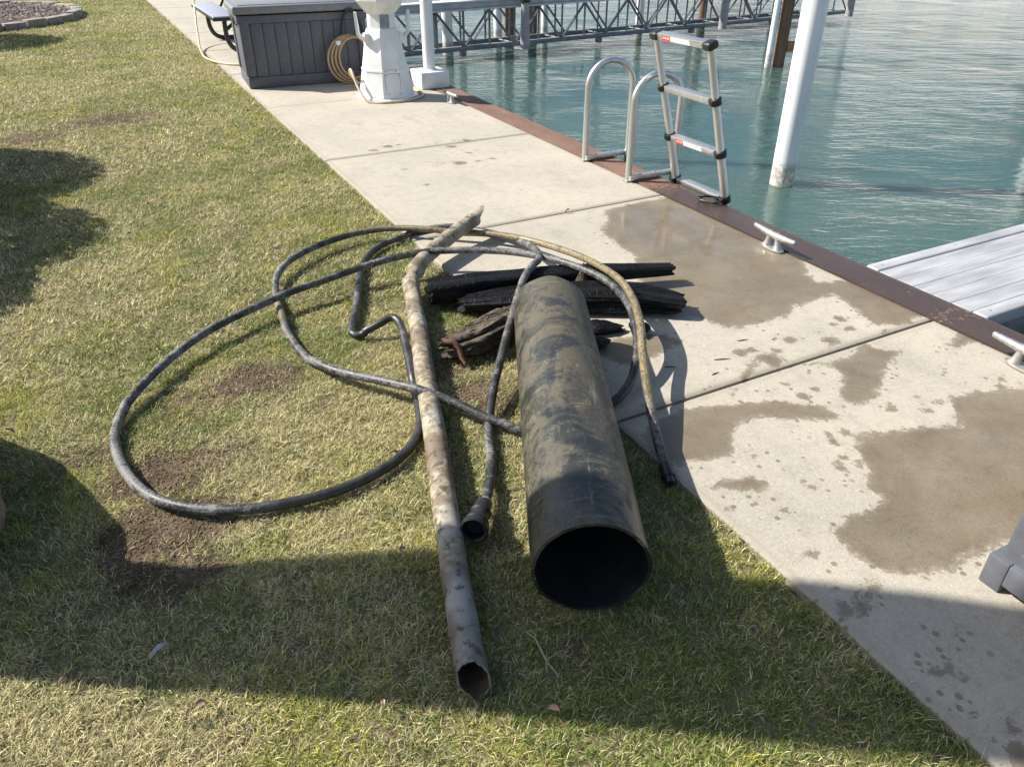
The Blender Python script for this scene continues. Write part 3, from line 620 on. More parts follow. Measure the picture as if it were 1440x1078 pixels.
timber('charred_beam', [(1.165, 3.065, .065), (1.5, 2.985, .075), (1.95, 2.86, .08), (2.345, 2.74, .07)], [.12, .13, .12, .10, .075], [.10, .10, .085, .065, .045], M['char'],
       'slender burnt black beam with pointed tip, the farther one beyond the wide pipe', 3, .10, 5., jag=.018)
timber('charred_beam', [(1.27, 2.935, .04), (1.6, 2.79, .055), (1.95, 2.60, .06), (2.17, 2.44, .05)], [.12, .16, .18, .17, .14], [.06, .085, .10, .095, .06], M['char'],
       'thick burnt black beam with broken end just behind the wide pipe', 8, .20, 4.2, jag=.03, split=.15)
lg = timber('weathered_log', [(1.02, 2.58, .035), (1.15, 2.575, .045), (1.30, 2.62, .05), (1.42, 2.67, .05)], [.09, .13, .14, .13], [.07, .095, .105, .10], M['log'],
       'gnarled grey brown log with deep cracks beside the wide pipe', 5, .42, 2.2, 'log', 48, 60, .07, .32)
st = tube('branch_stub', [(0.0, -.02, .045), (.03, -.045, .05), (.05, -.06, .025), (.05, -.085, -.01), (.055, -.11, -.03)], [.010, .013, .013, .011, .008], 9)
o = obj('branch_stub', st, M['stub'], lg)
timber('charred_stub', [(1.84, 2.82, .0), (1.85, 2.81, .08), (1.86, 2.80, .16)], [.08, .06, .025], [.06, .05, .02], M['log'],
       'short grey wood stub standing up behind the far end of the wide pipe', 12, .25, 2.4, 'wood stub', 14, 10)
for k, (x, y, L, a, lab) in enumerate([(1.72, 2.46, .22, -.4, 'large burnt wood lump on the concrete right of the wide pipe'), (1.62, 2.33, .16, .3, 'flat burnt wood lump nearest the wide pipe on the concrete'),
                                  (1.88, 2.37, .10, .9, 'small burnt wood lump below the broken beam end')]):
    dx, dy = math.cos(a)*L/2, math.sin(a)*L/2
    timber('charred_lump', [(x-dx, y-dy, .018), (x, y, .026), (x+dx, y+dy, .016)], [.05, .10, .05], [.03, .06, .025], M['char'], lab, 20+k, .35, 2.2, 'wood lump', 14, 12)
for k, (x, y, a, L) in enumerate([(2.02, 2.02, -.35, .07), (2.22, 2.10, -.2, .05), (1.80, 2.07, -.5, .045), (1.93, 1.93, .1, .04)]):
    P = [(x, y, .002), (x+math.cos(a)*L/2, y+math.sin(a)*L/2, .0025), (x+math.cos(a)*L, y+math.sin(a)*L, .002)]
    tag(obj('wood_splinter', tube('wood_splinter', P, [.0015, .0022, .001], 6), M['char']), 'thin burnt splinter lying on the concrete by the hose loop', 'splinter', 'burnt splinters on the concrete')

# ---------------------------------------------------------------- telescopic ladder
lad = thing('telescopic_ladder', 'silver telescopic ladder with black collars standing over the seawall edge', 'ladder', (3.436, 3.825, 0))
lad.rotation_euler = (0, math.radians(-17), 0)      # foot out in the water, leaning on the wall
RZ = [.02, .335, .67, 1.0]
for sgn in (-1, 1):
    y = sgn*.252
    prof = [(.0265, -1.3), (.0265, .33), (.0245, .335), (.0245, .67), (.0222, .675), (.0222, 1.0)]
    st = obj('stile', lathe('stile', prof, 20, 30), M['alu'], lad, (0, y, 0))
    for i, z in enumerate(RZ):
        r = (.0265, .0265, .0245, .0222)[i]
        if i < 3:
            c = lathe('collar', [(r+.001, z-.022), (r+.010, z-.020), (r+.011, z+.016), (r+.008, z+.02), (r-.001, z+.022)], 20)
            obj('collar', c, M['black'], st)
            obj('release_tab', boxes('release_tab', [(-r-.016, -r-.006, -.012, .012, z-.014, z+.012)], .003), M['black'], st)
        else:
            bmx = boxes('top_cap', [(-.038, .038, -.040 if sgn > 0 else -.034, .034 if sgn > 0 else .040, z-.026, z+.022)], .016, 3)
            obj('top_cap', bmx, M['black'], st)
for i, z in enumerate(RZ):
    rg = obj('rung', boxes('rung', [(-.026, .026, -.216, .216, z-.018, z+.018)], .004), M['alu'], lad)
    if i in (1, 3):
        obj('red_label', boxes('red_label', [(-.0275, -.0262, .085, .165, z-.0155, z+.0135)]), M['red'], rg)
        obj('white_label', boxes('white_label', [(-.0275, -.0262, -.10, .083, z-.0145, z+.0125)]), M['labelwhite'], rg)
        marks = [(-.0283, -.0276, .095+q*.012, .095+q*.012+(.006 if q % 2 else .008), z-.005, z+.006) for q in range(5)]
        obj('label_print', boxes('label_print', marks), M['labelwhite'], rg)
    for yy in (-.19, .19): obj('rivet', boxes('rivet', [(-.029, -.0255, yy-.006, yy+.006, z-.006, z+.006)], .002), M['alu_mat'], rg)
# coiled black cord at the foot
cp = [(.06*math.cos(t)*(1+.15*math.sin(3*t)), .075*math.sin(t*.98), .012+.012*(t/14)+.006*math.sin(2.3*t)) for t in np.linspace(0, 14, 90)]
cp += [(.07, -.05, .03), (.11, -.03, .02), (.15, -.02, -.04), (.16, .0, -.3)]
tag(obj('coiled_rope', tube('coiled_rope', cp, .0045, 7), M['black'], None, (3.33, 3.60, .006)), 'thin black rope coiled at the foot of the ladder', 'rope')

# ---------------------------------------------------------------- grab rails
def hoop(y, x0, x1, skew, label):
    t = thing('grab_rail', label, 'grab rail', (x0, y, 0), 0., 'grab rails of the dock ladder')
    wv = x1-x0; r = wv/2; zs = .70-r
    P = [(0, 0, 0.0), (0, 0, zs*.5), (0, 0, zs)]+[(r-r*math.cos(a), skew*(r-r*math.cos(a))/wv, zs+r*math.sin(a)) for a in np.linspace(.15, math.pi-.15, 17)]+[(wv, skew, zs), (wv, skew, zs*.5), (wv, skew, -1.1)]
    obj('rail_tube', tube('rail_tube', P, .0225, 16), M['alu'], t)
    obj('foot_bar', boxes('foot_bar', [(-.01, wv+.0, -.018+skew/2, .022+skew/2, .012, .046)], .005), M['alu'], t)
    obj('foot_pad', boxes('foot_pad', [(-.028, .03, -.026, .03, .001, .011)], .002), M['alu_mat'], t)
    for xx in (.08, .2): obj('bolt', lathe('bolt', [(.009, .046), (.009, .052), (.004, .055)], 6), M['alu_mat'], t, (xx, skew/2, 0))
hoop(4.80, 3.135, 3.49, -.05, 'silver grab rail hoop farther from the telescopic ladder')
hoop(4.225, 3.128, 3.48, -.05, 'silver grab rail hoop directly beside the telescopic ladder')

# ---------------------------------------------------------------- cleats
def cleat(x, y, rz, label):
    t = thing('dock_cleat', label, 'cleat', (x, y, .001), rz, 'mooring cleats along the seawall')
    L = .165
    P = [(0, -L, .085), (0, -L*.97, .087), (0, -.09, .082), (0, -.03, .078), (0, .03, .078), (0, .09, .082), (0, L*.97, .087), (0, L, .085)]
    obj('horn', tube('horn', P, [.006, .013, .017, .020, .020, .017, .013, .006], 14), M['alu_mat'], t)
    V = []
    for s in (-1, 1):
        obj('leg', tube('leg', [(0, s*.042, .006), (0, s*.038, .03), (0, s*.033, .06), (0, s*.03, .08)], [.030, .020, .017, .016], 12), M['alu_mat'], t)
    obj('base_plate', prism('base_plate', [(.036*math.cos(a), .085*math.sin(a)) for a in np.linspace(0, 2*math.pi, 21)[:-1]], 0, .012, .003), M['alu_mat'], t)
    for s in (-1, 1): obj('bolt', lathe('bolt', [(.007, .094), (.007, .101), (.003, .103)], 6), M['alu_mat'], t, (0, s*.03, 0))
cleat(3.125, 2.83, -.06, 'silver mooring cleat on wet concrete by the ladder')
cleat(3.10, 1.37, -.02, 'silver mooring cleat nearest the viewer, cut by the right edge')
cleat(3.055, 7.14, 0, 'small silver mooring cleat beside the white post base')

# ---------------------------------------------------------------- finger dock
dock = thing('finger_dock', 'pale grey aluminium finger dock running out from the seawall', 'dock', (3.43, 1.747, -.012))
DW, DL = .688, 6.2
pw = (DW-.16)/5
for i in range(5):
    obj('deck_plank', boxes('deck_plank', [(.0, DL, .08+i*pw+.0012, .08+(i+1)*pw-.0012, -.03, -.001+.0006*(i % 2))], .0015, 1), M['alu_deck'], dock)
for y0, y1 in ((-.005, .077), (DW-.077, DW+.005)):
    rl = obj('edge_rail', boxes('edge_rail', [(-.005, DL, y0, y1, -.07, .006)], .014, 3), M['alu_deck'], dock)
    for k in range(10): obj('screw', lathe('screw', [(.006, .006), (.006, .0075), (.003, .008)], 8), M['alu_mat'], rl, (.07+k*.6, (y0+y1)/2, 0))
obj('frame_beam', boxes('frame_beam', [(.0, DL, .02, .07, -.24, -.075), (.0, DL, DW-.07, DW-.02, -.24, -.075)], .004), M['truss'], dock)
for y0 in (.1, .45): obj('hinge_plate', boxes('hinge_plate', [(-.03, .12, y0, y0+.15, -.07, -.035)], .003), M['alu_mat'], dock)
P = [(3.42, 1.64, -.12), (3.55, 1.63, -.17), (3.75, 1.66, -.19), (4.0, 1.60, -.24), (4.4, 1.5, -.3)]
M['green'] = simple('dark_green_line', (.010, .028, .024, 1), (.02, .045, .04, 1), .4, scale=20)
tag(obj('mooring_line', tube('mooring_line', catmull(P, 8), .024, 12), M['green']), 'dark green bumper tube hanging below the near dock edge', 'bumper')
# ---------------------------------------------------------------- far deck box
db = thing('deck_box', 'large dark grey resin deck box with plank sides at the far end of the walkway', 'deck box', (1.434, 8.71, 0), math.radians(-4))
W_, D_, H_ = 1.30, .72, .79
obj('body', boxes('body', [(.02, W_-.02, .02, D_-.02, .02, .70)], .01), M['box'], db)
obj('base_band', boxes('base_band', [(-.0, W_, -.0, D_, .0, .115)], .014), M['box'], db)
npl = 9; p0, p1 = .10, W_-.10; pw = (p1-p0)/npl
for i in range(npl):
    obj('side_plank', boxes('side_plank', [(p0+i*pw+.003, p0+(i+1)*pw-.003, .006, .03, .117, .622)], .004, 2), M['box'], db)
for x0, x1 in ((-.008, p0-.002), (p1+.002, W_+.008)):
    obj('corner_post', boxes('corner_post', [(x0, x1, -.008, .10, .117, .69)], .02, 3), M['box'], db)
obj('corner_post', boxes('corner_post', [(-.008, .09, D_-.10, D_+.008, .117, .69)], .02, 3), M['box'], db)
for i in range(3):
    obj('side_plank', boxes('side_plank', [(.008, .03, .11+i*.17, .11+i*.17+.164, .117, .58)], .004, 2), M['box'], db)
obj('top_band', boxes('top_band', [(-.02, W_+.02, -.012, D_+.012, .625, .70)], .01), M['box'], db)
hd = obj('handle', boxes('handle', [(-.03, -.016, .22, .5, .60, .67)], .005), M['black'], db)
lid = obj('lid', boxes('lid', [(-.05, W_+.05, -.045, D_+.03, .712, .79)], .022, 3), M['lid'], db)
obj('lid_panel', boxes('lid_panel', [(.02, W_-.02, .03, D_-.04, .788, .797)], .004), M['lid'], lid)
# coiled tan hose against the box, black strap above it
ch = thing('coiled_hose', 'coiled tan garden hose leaning on the front of the deck box', 'hose', (2.485, 8.53, 0))
Pc = []
for k in range(4):
    rx, rz = .235-.018*k, .235-.012*k; cx, cz = .02*k, .245+.006*k
    for a in np.linspace(0, 2*math.pi, 40)[:-1]:
        Pc.append((cx+rx*math.cos(a+1.2), -.0+.0*k-.010*k+.025*math.cos(a+1.2)-.09*(cz+rz*math.sin(a+1.2)-.24)*-.5, max(.014, cz+rz*math.sin(a+1.2))))
obj('hose_coil', tube('hose_coil', Pc, .0125, 8), M['tan'], ch)
obj('tie', boxes('tie', [(-.135, -.085, -.05, .02, .40, .44)], .006), M['labelwhite'], ch)
sp = catmull([(2.425, 8.545, .47), (2.45, 8.56, .56), (2.48, 8.57, .655), (2.555, 8.57, .725), (2.625, 8.57, .655), (2.66, 8.56, .56), (2.69, 8.55, .45)], 8)
tag(obj('black_strap', tube('black_strap', sp-sp[0], .015, 8), M['black'], None, tuple(sp[0])), 'black strap loop hanging on the deck box above the coiled hose', 'strap')
# ---------------------------------------------------------------- picnic table behind the box
pt = thing('picnic_table', 'grey picnic table on curved black tube legs behind the deck box', 'picnic table', (2.35, 12.0, 0))
for s in (-1, 1):
    bs = obj('bench_seat', boxes('bench_seat', [(s*.68-.15, s*.68+.15, -.96, .96, .425, .468)], .008), M['benchtop'], pt)
    obj('seat_rim', boxes('seat_rim', [(s*.68-.156, s*.68+.156, -.966, .966, .412, .450)], .004), M['blacktube'], bs)
for i in range(4):
    obj('table_plank', boxes('table_plank', [(-.38+i*.19+.003, -.38+(i+1)*.19-.003, -.96, .96, .725, .765)], .006), M['benchtop'], pt)
for y in (-.80, .62):
    P = [(-.68, y, .42), (-.685, y, .25), (-.67, y, .15), (-.62, y, .07), (-.52, y, .03), (-.3, y, .028), (.3, y, .028), (.52, y, .03), (.62, y, .07), (.67, y, .15), (.685, y, .25), (.68, y, .42)]
    obj('leg_frame', tube('leg_frame', catmull(P, 5), .030, 12), M['blacktube'], pt)
    for s in (-1, 1): obj('brace', tube('brace', [(s*.66, y, .30), (s*.5, y, .42), (s*.30, y, .72)], .022, 10), M['blacktube'], pt)
    for s in (-1, 1): obj('foot', boxes('foot', [(s*.42-.06, s*.42+.06, y-.03, y+.03, .001, .02)], .004), M['black'], pt)
P = [(1.70, 13.5, .475), (1.56, 13.0, .485), (1.50, 12.55, .40), (1.45, 12.3, .24), (1.40, 11.95, .10), (1.345, 11.5, .03), (1.325, 10.95, .013), (1.42, 10.5, .013), (1.6, 10.25, .013), (1.9, 10.1, .013), (2.2, 10.2, .013)]
tag(obj('garden_hose', tube('garden_hose', catmull(P, 8), .0125, 8), M['cream']), 'pale tan garden hose draped from the picnic bench to the concrete', 'hose')

# ---------------------------------------------------------------- lighthouse power pedestal
lh = thing('power_pedestal', 'white dock power pedestal shaped like a small lighthouse', 'pedestal', (2.60, 7.70, 0), math.radians(-4))
obj('base_flange', lathe('base_flange', [(.315, .0), (.315, .018), (.30, .024)], 8, 30, True), M['white'], lh)
obj('tower', lathe('tower', [(.285, .022), (.272, .06), (.232, .26), (.232, .285), (.226, .285), (.166, .60), (.150, .635)], 8, 30, True), M['white'], lh)
obj('seam_band', lathe('seam_band', [(.234, .262), (.238, .266), (.236, .282), (.231, .284)], 8, 30, True), M['white'], lh)
obj('neck', lathe('neck', [(.135, .63), (.135, .78)], 8, 30, True), M['white'], lh)
obj('gallery', lathe('gallery', [(.137, .765), (.15, .775), (.235, .875), (.245, .885), (.245, .93), (.20, .935)], 8, 30, True), M['white'], lh)
lm = obj('lantern', lathe('lantern', [(.155, .93), (.155, 1.10), (.20, 1.105), (.20, 1.12), (.06, 1.22), (.02, 1.26)], 8, 30, True), M['white'], lh)
for k in range(8):
    a = math.pi/8+k*math.pi/4; xx, yy = .157*math.cos(a), .157*math.sin(a)
    obj('black_bar', tube('black_bar', [(xx, yy, .935), (.157*math.cos(a+.35), .157*math.sin(a+.35), 1.02), (xx*.99, yy*.99, 1.1)], .014, 6), M['black'], lm)
R8 = math.cos(math.pi/8)
def slat(z): return np.interp(z, [.06, .26, .285, .60], [.272, .232, .226, .166])*R8
for nm, x0, x1, z0, z1, off_, mt in (('access_door', -.062, .078, .05, .245, .003, 'white'), ):
    V = []
    for z in (z0, z1):
        yb = -slat(z)
        V += [(x0, yb-off_, z), (x1, yb-off_, z), (x1, yb+.01, z), (x0, yb+.01, z)]
    F = [(0, 1, 5, 4), (1, 2, 6, 5), (3, 0, 4, 7), (4, 5, 6, 7), (3, 2, 1, 0)]
    dr = obj(nm, mesh(nm, V, F), M[mt], lh)
    for sx_ in (x0-.004, x1+.002): pass
    for xx, z in ((x0+.02, z0+.02), (x1-.012, z0+.02), (x0+.01, z1-.01), (x1-.01, z1-.01)):
        obj('screw', boxes('screw', [(xx-.004, xx+.004, -slat(z)-.008, -slat(z)-.002, z-.004, z+.004)], .001, 1), M['black'], dr)
    gp = [(x0-.005, z0), (x0-.005, z1+.004), (x1+.005, z1+.004), (x1+.005, z0-.003), (x0-.005, z0-.003)]
    obj('door_seam', tube('door_seam', [(x, -slat(max(z, .06))-.0008, z) for x, z in gp], .0022, 4), M['truss'], dr)
for xx in (-.055, .045): obj('screw', boxes('screw', [(xx-.005, xx+.005, -.232*R8-.008, -.232*R8-.0, .268, .278)], .001, 1), M['black'], lh)
obj('window', boxes('window', [(-.046, .046, -.135*R8-.004, -.135*R8+.01, .645, .765)], .002), M['window'], lh)
for s in (-1, 1):
    P = [(s*.16, -.03, .53), (s*.225, -.04, .575), (s*.25, -.045, .60), (s*.252, -.045, .66), (s*.262, -.05, .79)]
    obj('hose_bracket', tube('hose_bracket', P, [.022, .022, .02, .02, .016], 4, 30), M['white'], lh)
    obj('bracket_plate', boxes('bracket_plate', [(min(s*.15, s*.19), max(s*.15, s*.19), -.08, .02, .50, .60)], .006), M['white'], lh)
P = [(.05, .80, .05), (-.12, .55, .05), (-.29, .25, .20), (-.335, .05, .27), (-.325, -.09, .13), (-.27, -.22, .015), (-.1, -.325, .013), (.12, -.32, .013), (.30, -.2, .013), (.36, -.02, .013), (.33, .12, .013)]
tag(obj('garden_hose', tube('garden_hose', catmull(P, 8), .0115, 8), M['cream'], None, (2.60, 7.70, 0)), 'cream garden hose curled round the foot of the white pedestal', 'hose')

# ---------------------------------------------------------------- deck post
dp = thing('deck_post', 'round white post on a square white block at the seawall', 'post', (3.196, 8.0, 0))
obj('base_block', boxes('base_block', [(-.16, .16, -.16, .16, .0, .165)], .01), M['white'], dp)
obj('column', tube('column', [(0, 0, .16), (0, 0, 1.5), (0, 0, 3.2)], [.064, .063, .062], 24), M['whitepole'], dp)
obj('collar', lathe('collar', [(.085, .166), (.085, .172), (.068, .178)], 24), M['white'], dp)
obj('cap', lathe('cap', [(.075, 3.2), (.075, 3.24), (.02, 3.30)], 24), M['white'], dp)

# ---------------------------------------------------------------- piles in the water
def m_pile():
    t = NT('white_pile_with_waterline'); v = t.coord()
    sx = t.n('SeparateXYZ'); t.t.links.new(v, sx.inputs[0]); z = sx.outputs[2]
    n = t.noise(22, 5, .65, v); n2 = t.noise(4, 4, .6, t.coord((1, 1, .2)))
    c = t.mix(t.step(n2, .35, .7), (.78, .79, .80, 1), (.68, .69, .69, 1))
    zz = t.math('ADD', z, t.math('MULTIPLY', t.math('SUBTRACT', n, .5), .12))
    c = t.mix(t.math('MULTIPLY', t.step(zz, WZ+.26, WZ+.18), t.step(n, .3, .6)), c, (.36, .33, .27, 1))
    c = t.mix(t.step(zz, WZ+.03, WZ-.02), c, (.46, .50, .30, 1))
    return t.set(c, .4, 0., t.bump(n, .12, .003), .5)
M['pile'] = m_pile()
def pile(x, y, r, top, mat, label, lean=(0, 0), cap=True):
    t = thing('dock_pile', label, 'pile', (x, y, 0), 0., 'piles standing in the water')
    obj('shaft', tube('shaft', [(0, 0, -2.44), (0, 0, WZ), (lean[0]*.5, lean[1]*.5, (top+WZ)/2), (lean[0], lean[1], top)], r, 24), M[mat], t)
    if cap: obj('pile_cap', lathe('pile_cap', [(r*1.08, top), (r*1.08, top+.04), (r*.1, top+.22)], 24), M['white'], t, (lean[0], lean[1], 0))
    return t
pile(5.742+.06, 5.24+.06, .112, 3.4, 'pile', 'thick white pile with a stained waterline just beyond the ladder')
pw = pile(10.62, 10.28, .10, 2.6, 'pilewood', 'brown wooden pile with a block, behind the thick white pile', cap=False)
obj('timber_block', boxes('timber_block', [(.05, .42, -.12, .02, -.46, -.30)], .01), M['block'], pw)
pile(10.42, 10.32, .055, 2.9, 'pile', 'slim white pole added for the sunlit left side of the brown wooden pile')  # added pole, stands in for the bright sunlit edge of the wooden pile
pile(11.02, 14.95, .085, 3.0, 'pile', 'slim white pile behind the truss above the ladder top')
pile(6.05, 13.95+.2, .10, 3.0, 'pile', 'cream white pile behind the truss next to the deck post')
pile(7.68, 15.3, .085, 3.0, 'pile', 'white pile paired with a dark pile behind the truss')
pile(7.95, 15.3, .10, 2.6, 'pilewood', 'dark wooden pile paired with a white pile behind the truss', cap=False)
pile(8.40, 15.1, .09, 2.4, 'pilewood', 'weathered brown pile behind the hanging guide of the truss', cap=False)
pile(8.80, 15.3, .075, 3.0, 'pile', 'thin white pile right of the weathered brown pile')
pile(13.6, 15.9, .10, 2.4, 'pilewood', 'dark wooden pile behind the right half of the truss', cap=False)
pile(9.99+.25, 5.274+.1, .11, 3.4, 'pile', 'white pile past the finger dock seen by its reflection')

# ---------------------------------------------------------------- boat lift truss
A = Vector((4.0, 13.589, 0)); dirx = Vector((12.359, 1.095, 0)).normalized(); LT = 13.36
tr = thing('boat_lift_truss', 'dark metal lattice truss with a pale top beam across the water', 'truss', tuple(A), math.atan2(dirx.y, dirx.x))
BZ, TZ, DP = -.55, .07, .62
obj('top_beam', boxes('top_beam', [(0, LT, -.06, .20, TZ+.0, TZ+.03), (0, LT, .05, .09, TZ+.03, TZ+.135), (0, LT, -.07, .21, TZ+.135, TZ+.16)], .004), M['beam'], tr)
obj('rear_chord', boxes('rear_chord', [(0, LT, DP-.04, DP+.04, TZ, TZ+.10)], .006), M['truss'], tr)
obj('bottom_chord', boxes('bottom_chord', [(0, LT, -.04, .05, BZ-.05, BZ+.03)], .006), M['truss'], tr)
obj('bottom_chord', boxes('bottom_chord', [(0, LT, DP-.04, DP+.04, BZ-.05, BZ+.03)], .006), M['truss'], tr)
npn = 24; pp = LT/npn; r_ = .022
def bar(P0, P1, nm, wv=.024):
    obj(nm, tube(nm, [P0, P1], wv, 4, 30), M['truss'], tr)
for i in range(npn+1):
    x = i*pp
    bar((x, .0, BZ), (x, .0, TZ), 'upright'); 
    if i < npn: bar((x+pp*.5, DP, BZ), (x+pp*.5, DP, TZ), 'upright')
    if i < npn:
        a, b = (BZ, TZ) if i % 2 == 0 else (TZ, BZ)
        bar((x, .012, a), (x+pp, .012, b), 'diagonal'); bar((x, DP+.01, b), (x+pp, DP+.01, a), 'diagonal', .022)
    if i % 2 == 0: bar((x, .0, BZ), (x, DP, BZ), 'cross_bar', .018); bar((x, .0, BZ), (min(LT, x+pp), DP, BZ), 'cross_bar', .014)
M['guide'] = simple('guide_sleeve', (.34, .34, .34, 1), (.25, .25, .26, 1), .5, scale=8)
for x in (3.45, 8.75, 13.2):
    g_ = obj('guide_post', lathe('guide_post', [(.095, -.58), (.095, -.56), (.075, .20), (.075, .22)], 18), M['guide'], tr, (x, -.2, -.06))
    obj('guide_cap', lathe('guide_cap', [(.10, .22), (.10, .38), (.06, .42)], 18), M['black'], g_)
for x in (2.2, 5.4, 8.0, 10.6):
    obj('bracket', boxes('bracket', [(x-.05, x+.05, -.05, .06, BZ-.14, BZ-.05)], .006), M['truss'], tr)

# ---------------------------------------------------------------- near deck box at the right edge
nb_ = thing('deck_box', 'dark grey resin deck box corner at the lower right edge', 'deck box', (1.872, .713, 0), math.radians(-1.5))
NL, NW = 1.25, .62
obj('body', boxes('body', [(.012, NW, -NL, -.012, .03, .58)], .012, 3), M['box'], nb_)
obj('foot_band', boxes('foot_band', [(-.008, NW+.008, -.052, .008, .0, .105), (-.008, NW+.008, -NL-.008, -NL+.052, .0, .105), (-.0075, NW+.0075, -NL+.051, -.051, .030, .1045)], .006), M['box'], nb_)
for k in range(3):
    y1 = -.062-k*.385
    fr_ = obj('panel_frame', boxes('panel_frame', [(-.004, .016, y1-.345, y1, .145, .157), (-.004, .016, y1-.345, y1, .495, .507), (-.0039, .0161, y1-.345, y1-.333, .158, .494), (-.0039, .0161, y1-.012, y1, .158, .494)], .003), M['box'], nb_)
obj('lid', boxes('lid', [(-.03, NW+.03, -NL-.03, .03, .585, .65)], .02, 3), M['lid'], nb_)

# ---------------------------------------------------------------- tree, shrubs, planting bed
tree = thing('tree', 'tan barked tree left of the lawn beyond the boulder', 'tree', (-1.65, 2.65, -.03))
tz = np.array([0, .15, .5, 1.0, 1.56, 2.26, 3.3, 4.4, 5.6]); to = np.array([0, 0, .01, .03, .07, .20, .22, .21, .2]); tr_ = np.array([.30, .27, .23, .205, .20, .26, .245, .19, .12])
zz = np.linspace(0, 5.6, 57); off_t = np.interp(zz, tz, to); tpc = np.stack([.595*off_t, .804*off_t, zz], 1); tR = np.interp(zz, tz, tr_)
obj('trunk', tube('trunk', tpc, tR, 28, 60, True, lambda i, t: 1+.05*math.sin(3*t+1+i*.05)+.035*math.sin(7*t+i*.2)+.02*math.sin(13*t-i*.3)), M['bark'], tree)
for k in range(9):
    a = k*2.4+.5; z0 = 4.2+.16*k; L = 2.2-.1*k
    P = [(.13, .16, z0), (math.cos(a)*.35*L, math.sin(a)*.35*L, z0+.45*L), (math.cos(a+.2)*.75*L, math.sin(a+.2)*.75*L, z0+.85*L), (math.cos(a+.1)*1.1*L, math.sin(a+.1)*1.1*L, z0+1.3*L)]
    br = obj('branch', tube('branch', catmull(P, 4), np.linspace(.085, .015, 13), 8), M['bark'], tree)
    for q in range(3):
        s_ = np.array(P[1+q % 2])+np.array([0, 0, .1*q]); b = a+(-1)**q*.9
        e_ = s_+np.array([math.cos(b)*.6, math.sin(b)*.6, .7])
        obj('twig', tube('twig', [s_, (s_+e_)/2+[.05, .03, 0], e_], [.02, .014, .005], 6), M['bark'], br)
bl = []
bm = bmesh.new(); bmesh.ops.create_icosphere(bm, subdivisions=4, radius=1)
for v in bm.verts:
    n_ = v.co.normalized(); k = 1+.35*(fbm(np.array([n_.x*1.3+5]), np.array([n_.y*1.3+n_.z*1.7]), 1.4, 4, 71)[0]-.5)*2*.6
    v.co = Vector((n_.x*.36*k, n_.y*.56*k, n_.z*.42*k))
tag(obj('boulder', bm_mesh('boulder', bm, 60), M['tanstone'], None, (-.952, 2.36, .09)), 'rough tan boulder cut by the left edge', 'boulder')
def shrub(x, y, h, r, label, seed):
    rg = np.random.default_rng(seed); t = thing('garden_shrub', label, 'shrub', (x, y, -.02), 0., 'garden shrubs left of the lawn')
    lst = []
    for k in range(9):
        a = rg.uniform(0, 6.28); rr = rg.uniform(.3, .75)*r
        lst.append(([(0, 0, 0), (math.cos(a)*rr*.5, math.sin(a)*rr*.5, h*.4), (math.cos(a)*rr, math.sin(a)*rr, h*rg.uniform(.6, .9))], [.022, .014, .006]))
    obj('stems', tubes('stems', lst, 6), M['bark'], t)
    n = 9000; u = rg.normal(size=(n, 3)); u /= np.linalg.norm(u, axis=1)[:, None]; rad = rg.uniform(.45, 1., n)**.5
    lob = .8+.35*fbm(u[:, 0]*1.5+seed, u[:, 1]*1.5+u[:, 2]*2, 1.6, 3, seed)
    p = u*(rad*lob)[:, None]*[r, r, h*.52]+[0, 0, h*.5]; p = p[p[:, 2] > .05]; n = len(p)
    d = rg.normal(size=(n, 3)); d /= np.linalg.norm(d, axis=1)[:, None]; e = np.cross(d, rg.normal(size=(n, 3))); e /= np.linalg.norm(e, axis=1)[:, None]
    L = rg.uniform(.025, .05, n)[:, None]*max(1, r)
    co = np.stack([p-d*L, p+e*L*.45, p+d*L, p-e*L*.45], 1).reshape(-1, 3); F = np.arange(n*4).reshape(-1, 4)
    obj('foliage', big_mesh('foliage', co, F), M['leafgreen'], t)
shrub(-1.82, 5.75, 1.38, .78, 'rounded green shrub left of the lawn, just past the low one', 101)
shrub(-1.75, 7.15, 1.45, .78, 'rounded green shrub left of the lawn, farther along the row', 102)
shrub(-2.0, 6.45, 1.36, .72, 'small green shrub wedged between the two rounded ones', 104)
shrub(-1.80, 4.98, 1.10, .58, 'low green shrub at the tree end of the shrub row', 105)
shrub(-2.05, 14.6, 1.5, .95, 'broad green shrub left of the lawn beside the planting bed', 103)
bed = thing('planting_bed', 'round mulched planting bed edged with stone blocks in the lawn', 'planting bed', (-1.6, 17.3, -.02))
RX, RY = 1.55, 1.95
n_ = 30
for k in range(n_):
    a0, a1 = 2*math.pi*(k+.04)/n_, 2*math.pi*(k+.96)/n_; hh = .115+.012*math.sin(k*2.3)
    poly = [((RX+d)*math.cos(a), (RY+d)*math.sin(a)) for a, d in ((a0, 0), (a0, .17), (a1, .17), (a1, 0))]
    poly = poly[::-1]; poly = poly[::-1]
    obj('edging_stone', prism('edging_stone', poly, -.02, hh, .012), M['stone'], bed)
V = [(RX*.99*r*math.cos(a), RY*.99*r*math.sin(a), .07+.05*(1-r)+.02*math.sin(9*a+7*r)) for r in np.linspace(.02, 1, 14) for a in np.linspace(0, 2*math.pi, 49)[:-1]]
F = [(i*48+j, i*48+(j+1) % 48, (i+1)*48+(j+1) % 48, (i+1)*48+j) for i in range(13) for j in range(48)]+[tuple(range(48))[::-1]]
obj('mulch', mesh('mulch', V, F, 80), M['mulch'], bed)
nchip = 3500; rg = np.random.default_rng(5); a = rg.uniform(0, 6.283, nchip); r = np.sqrt(rg.uniform(0, .93, nchip))
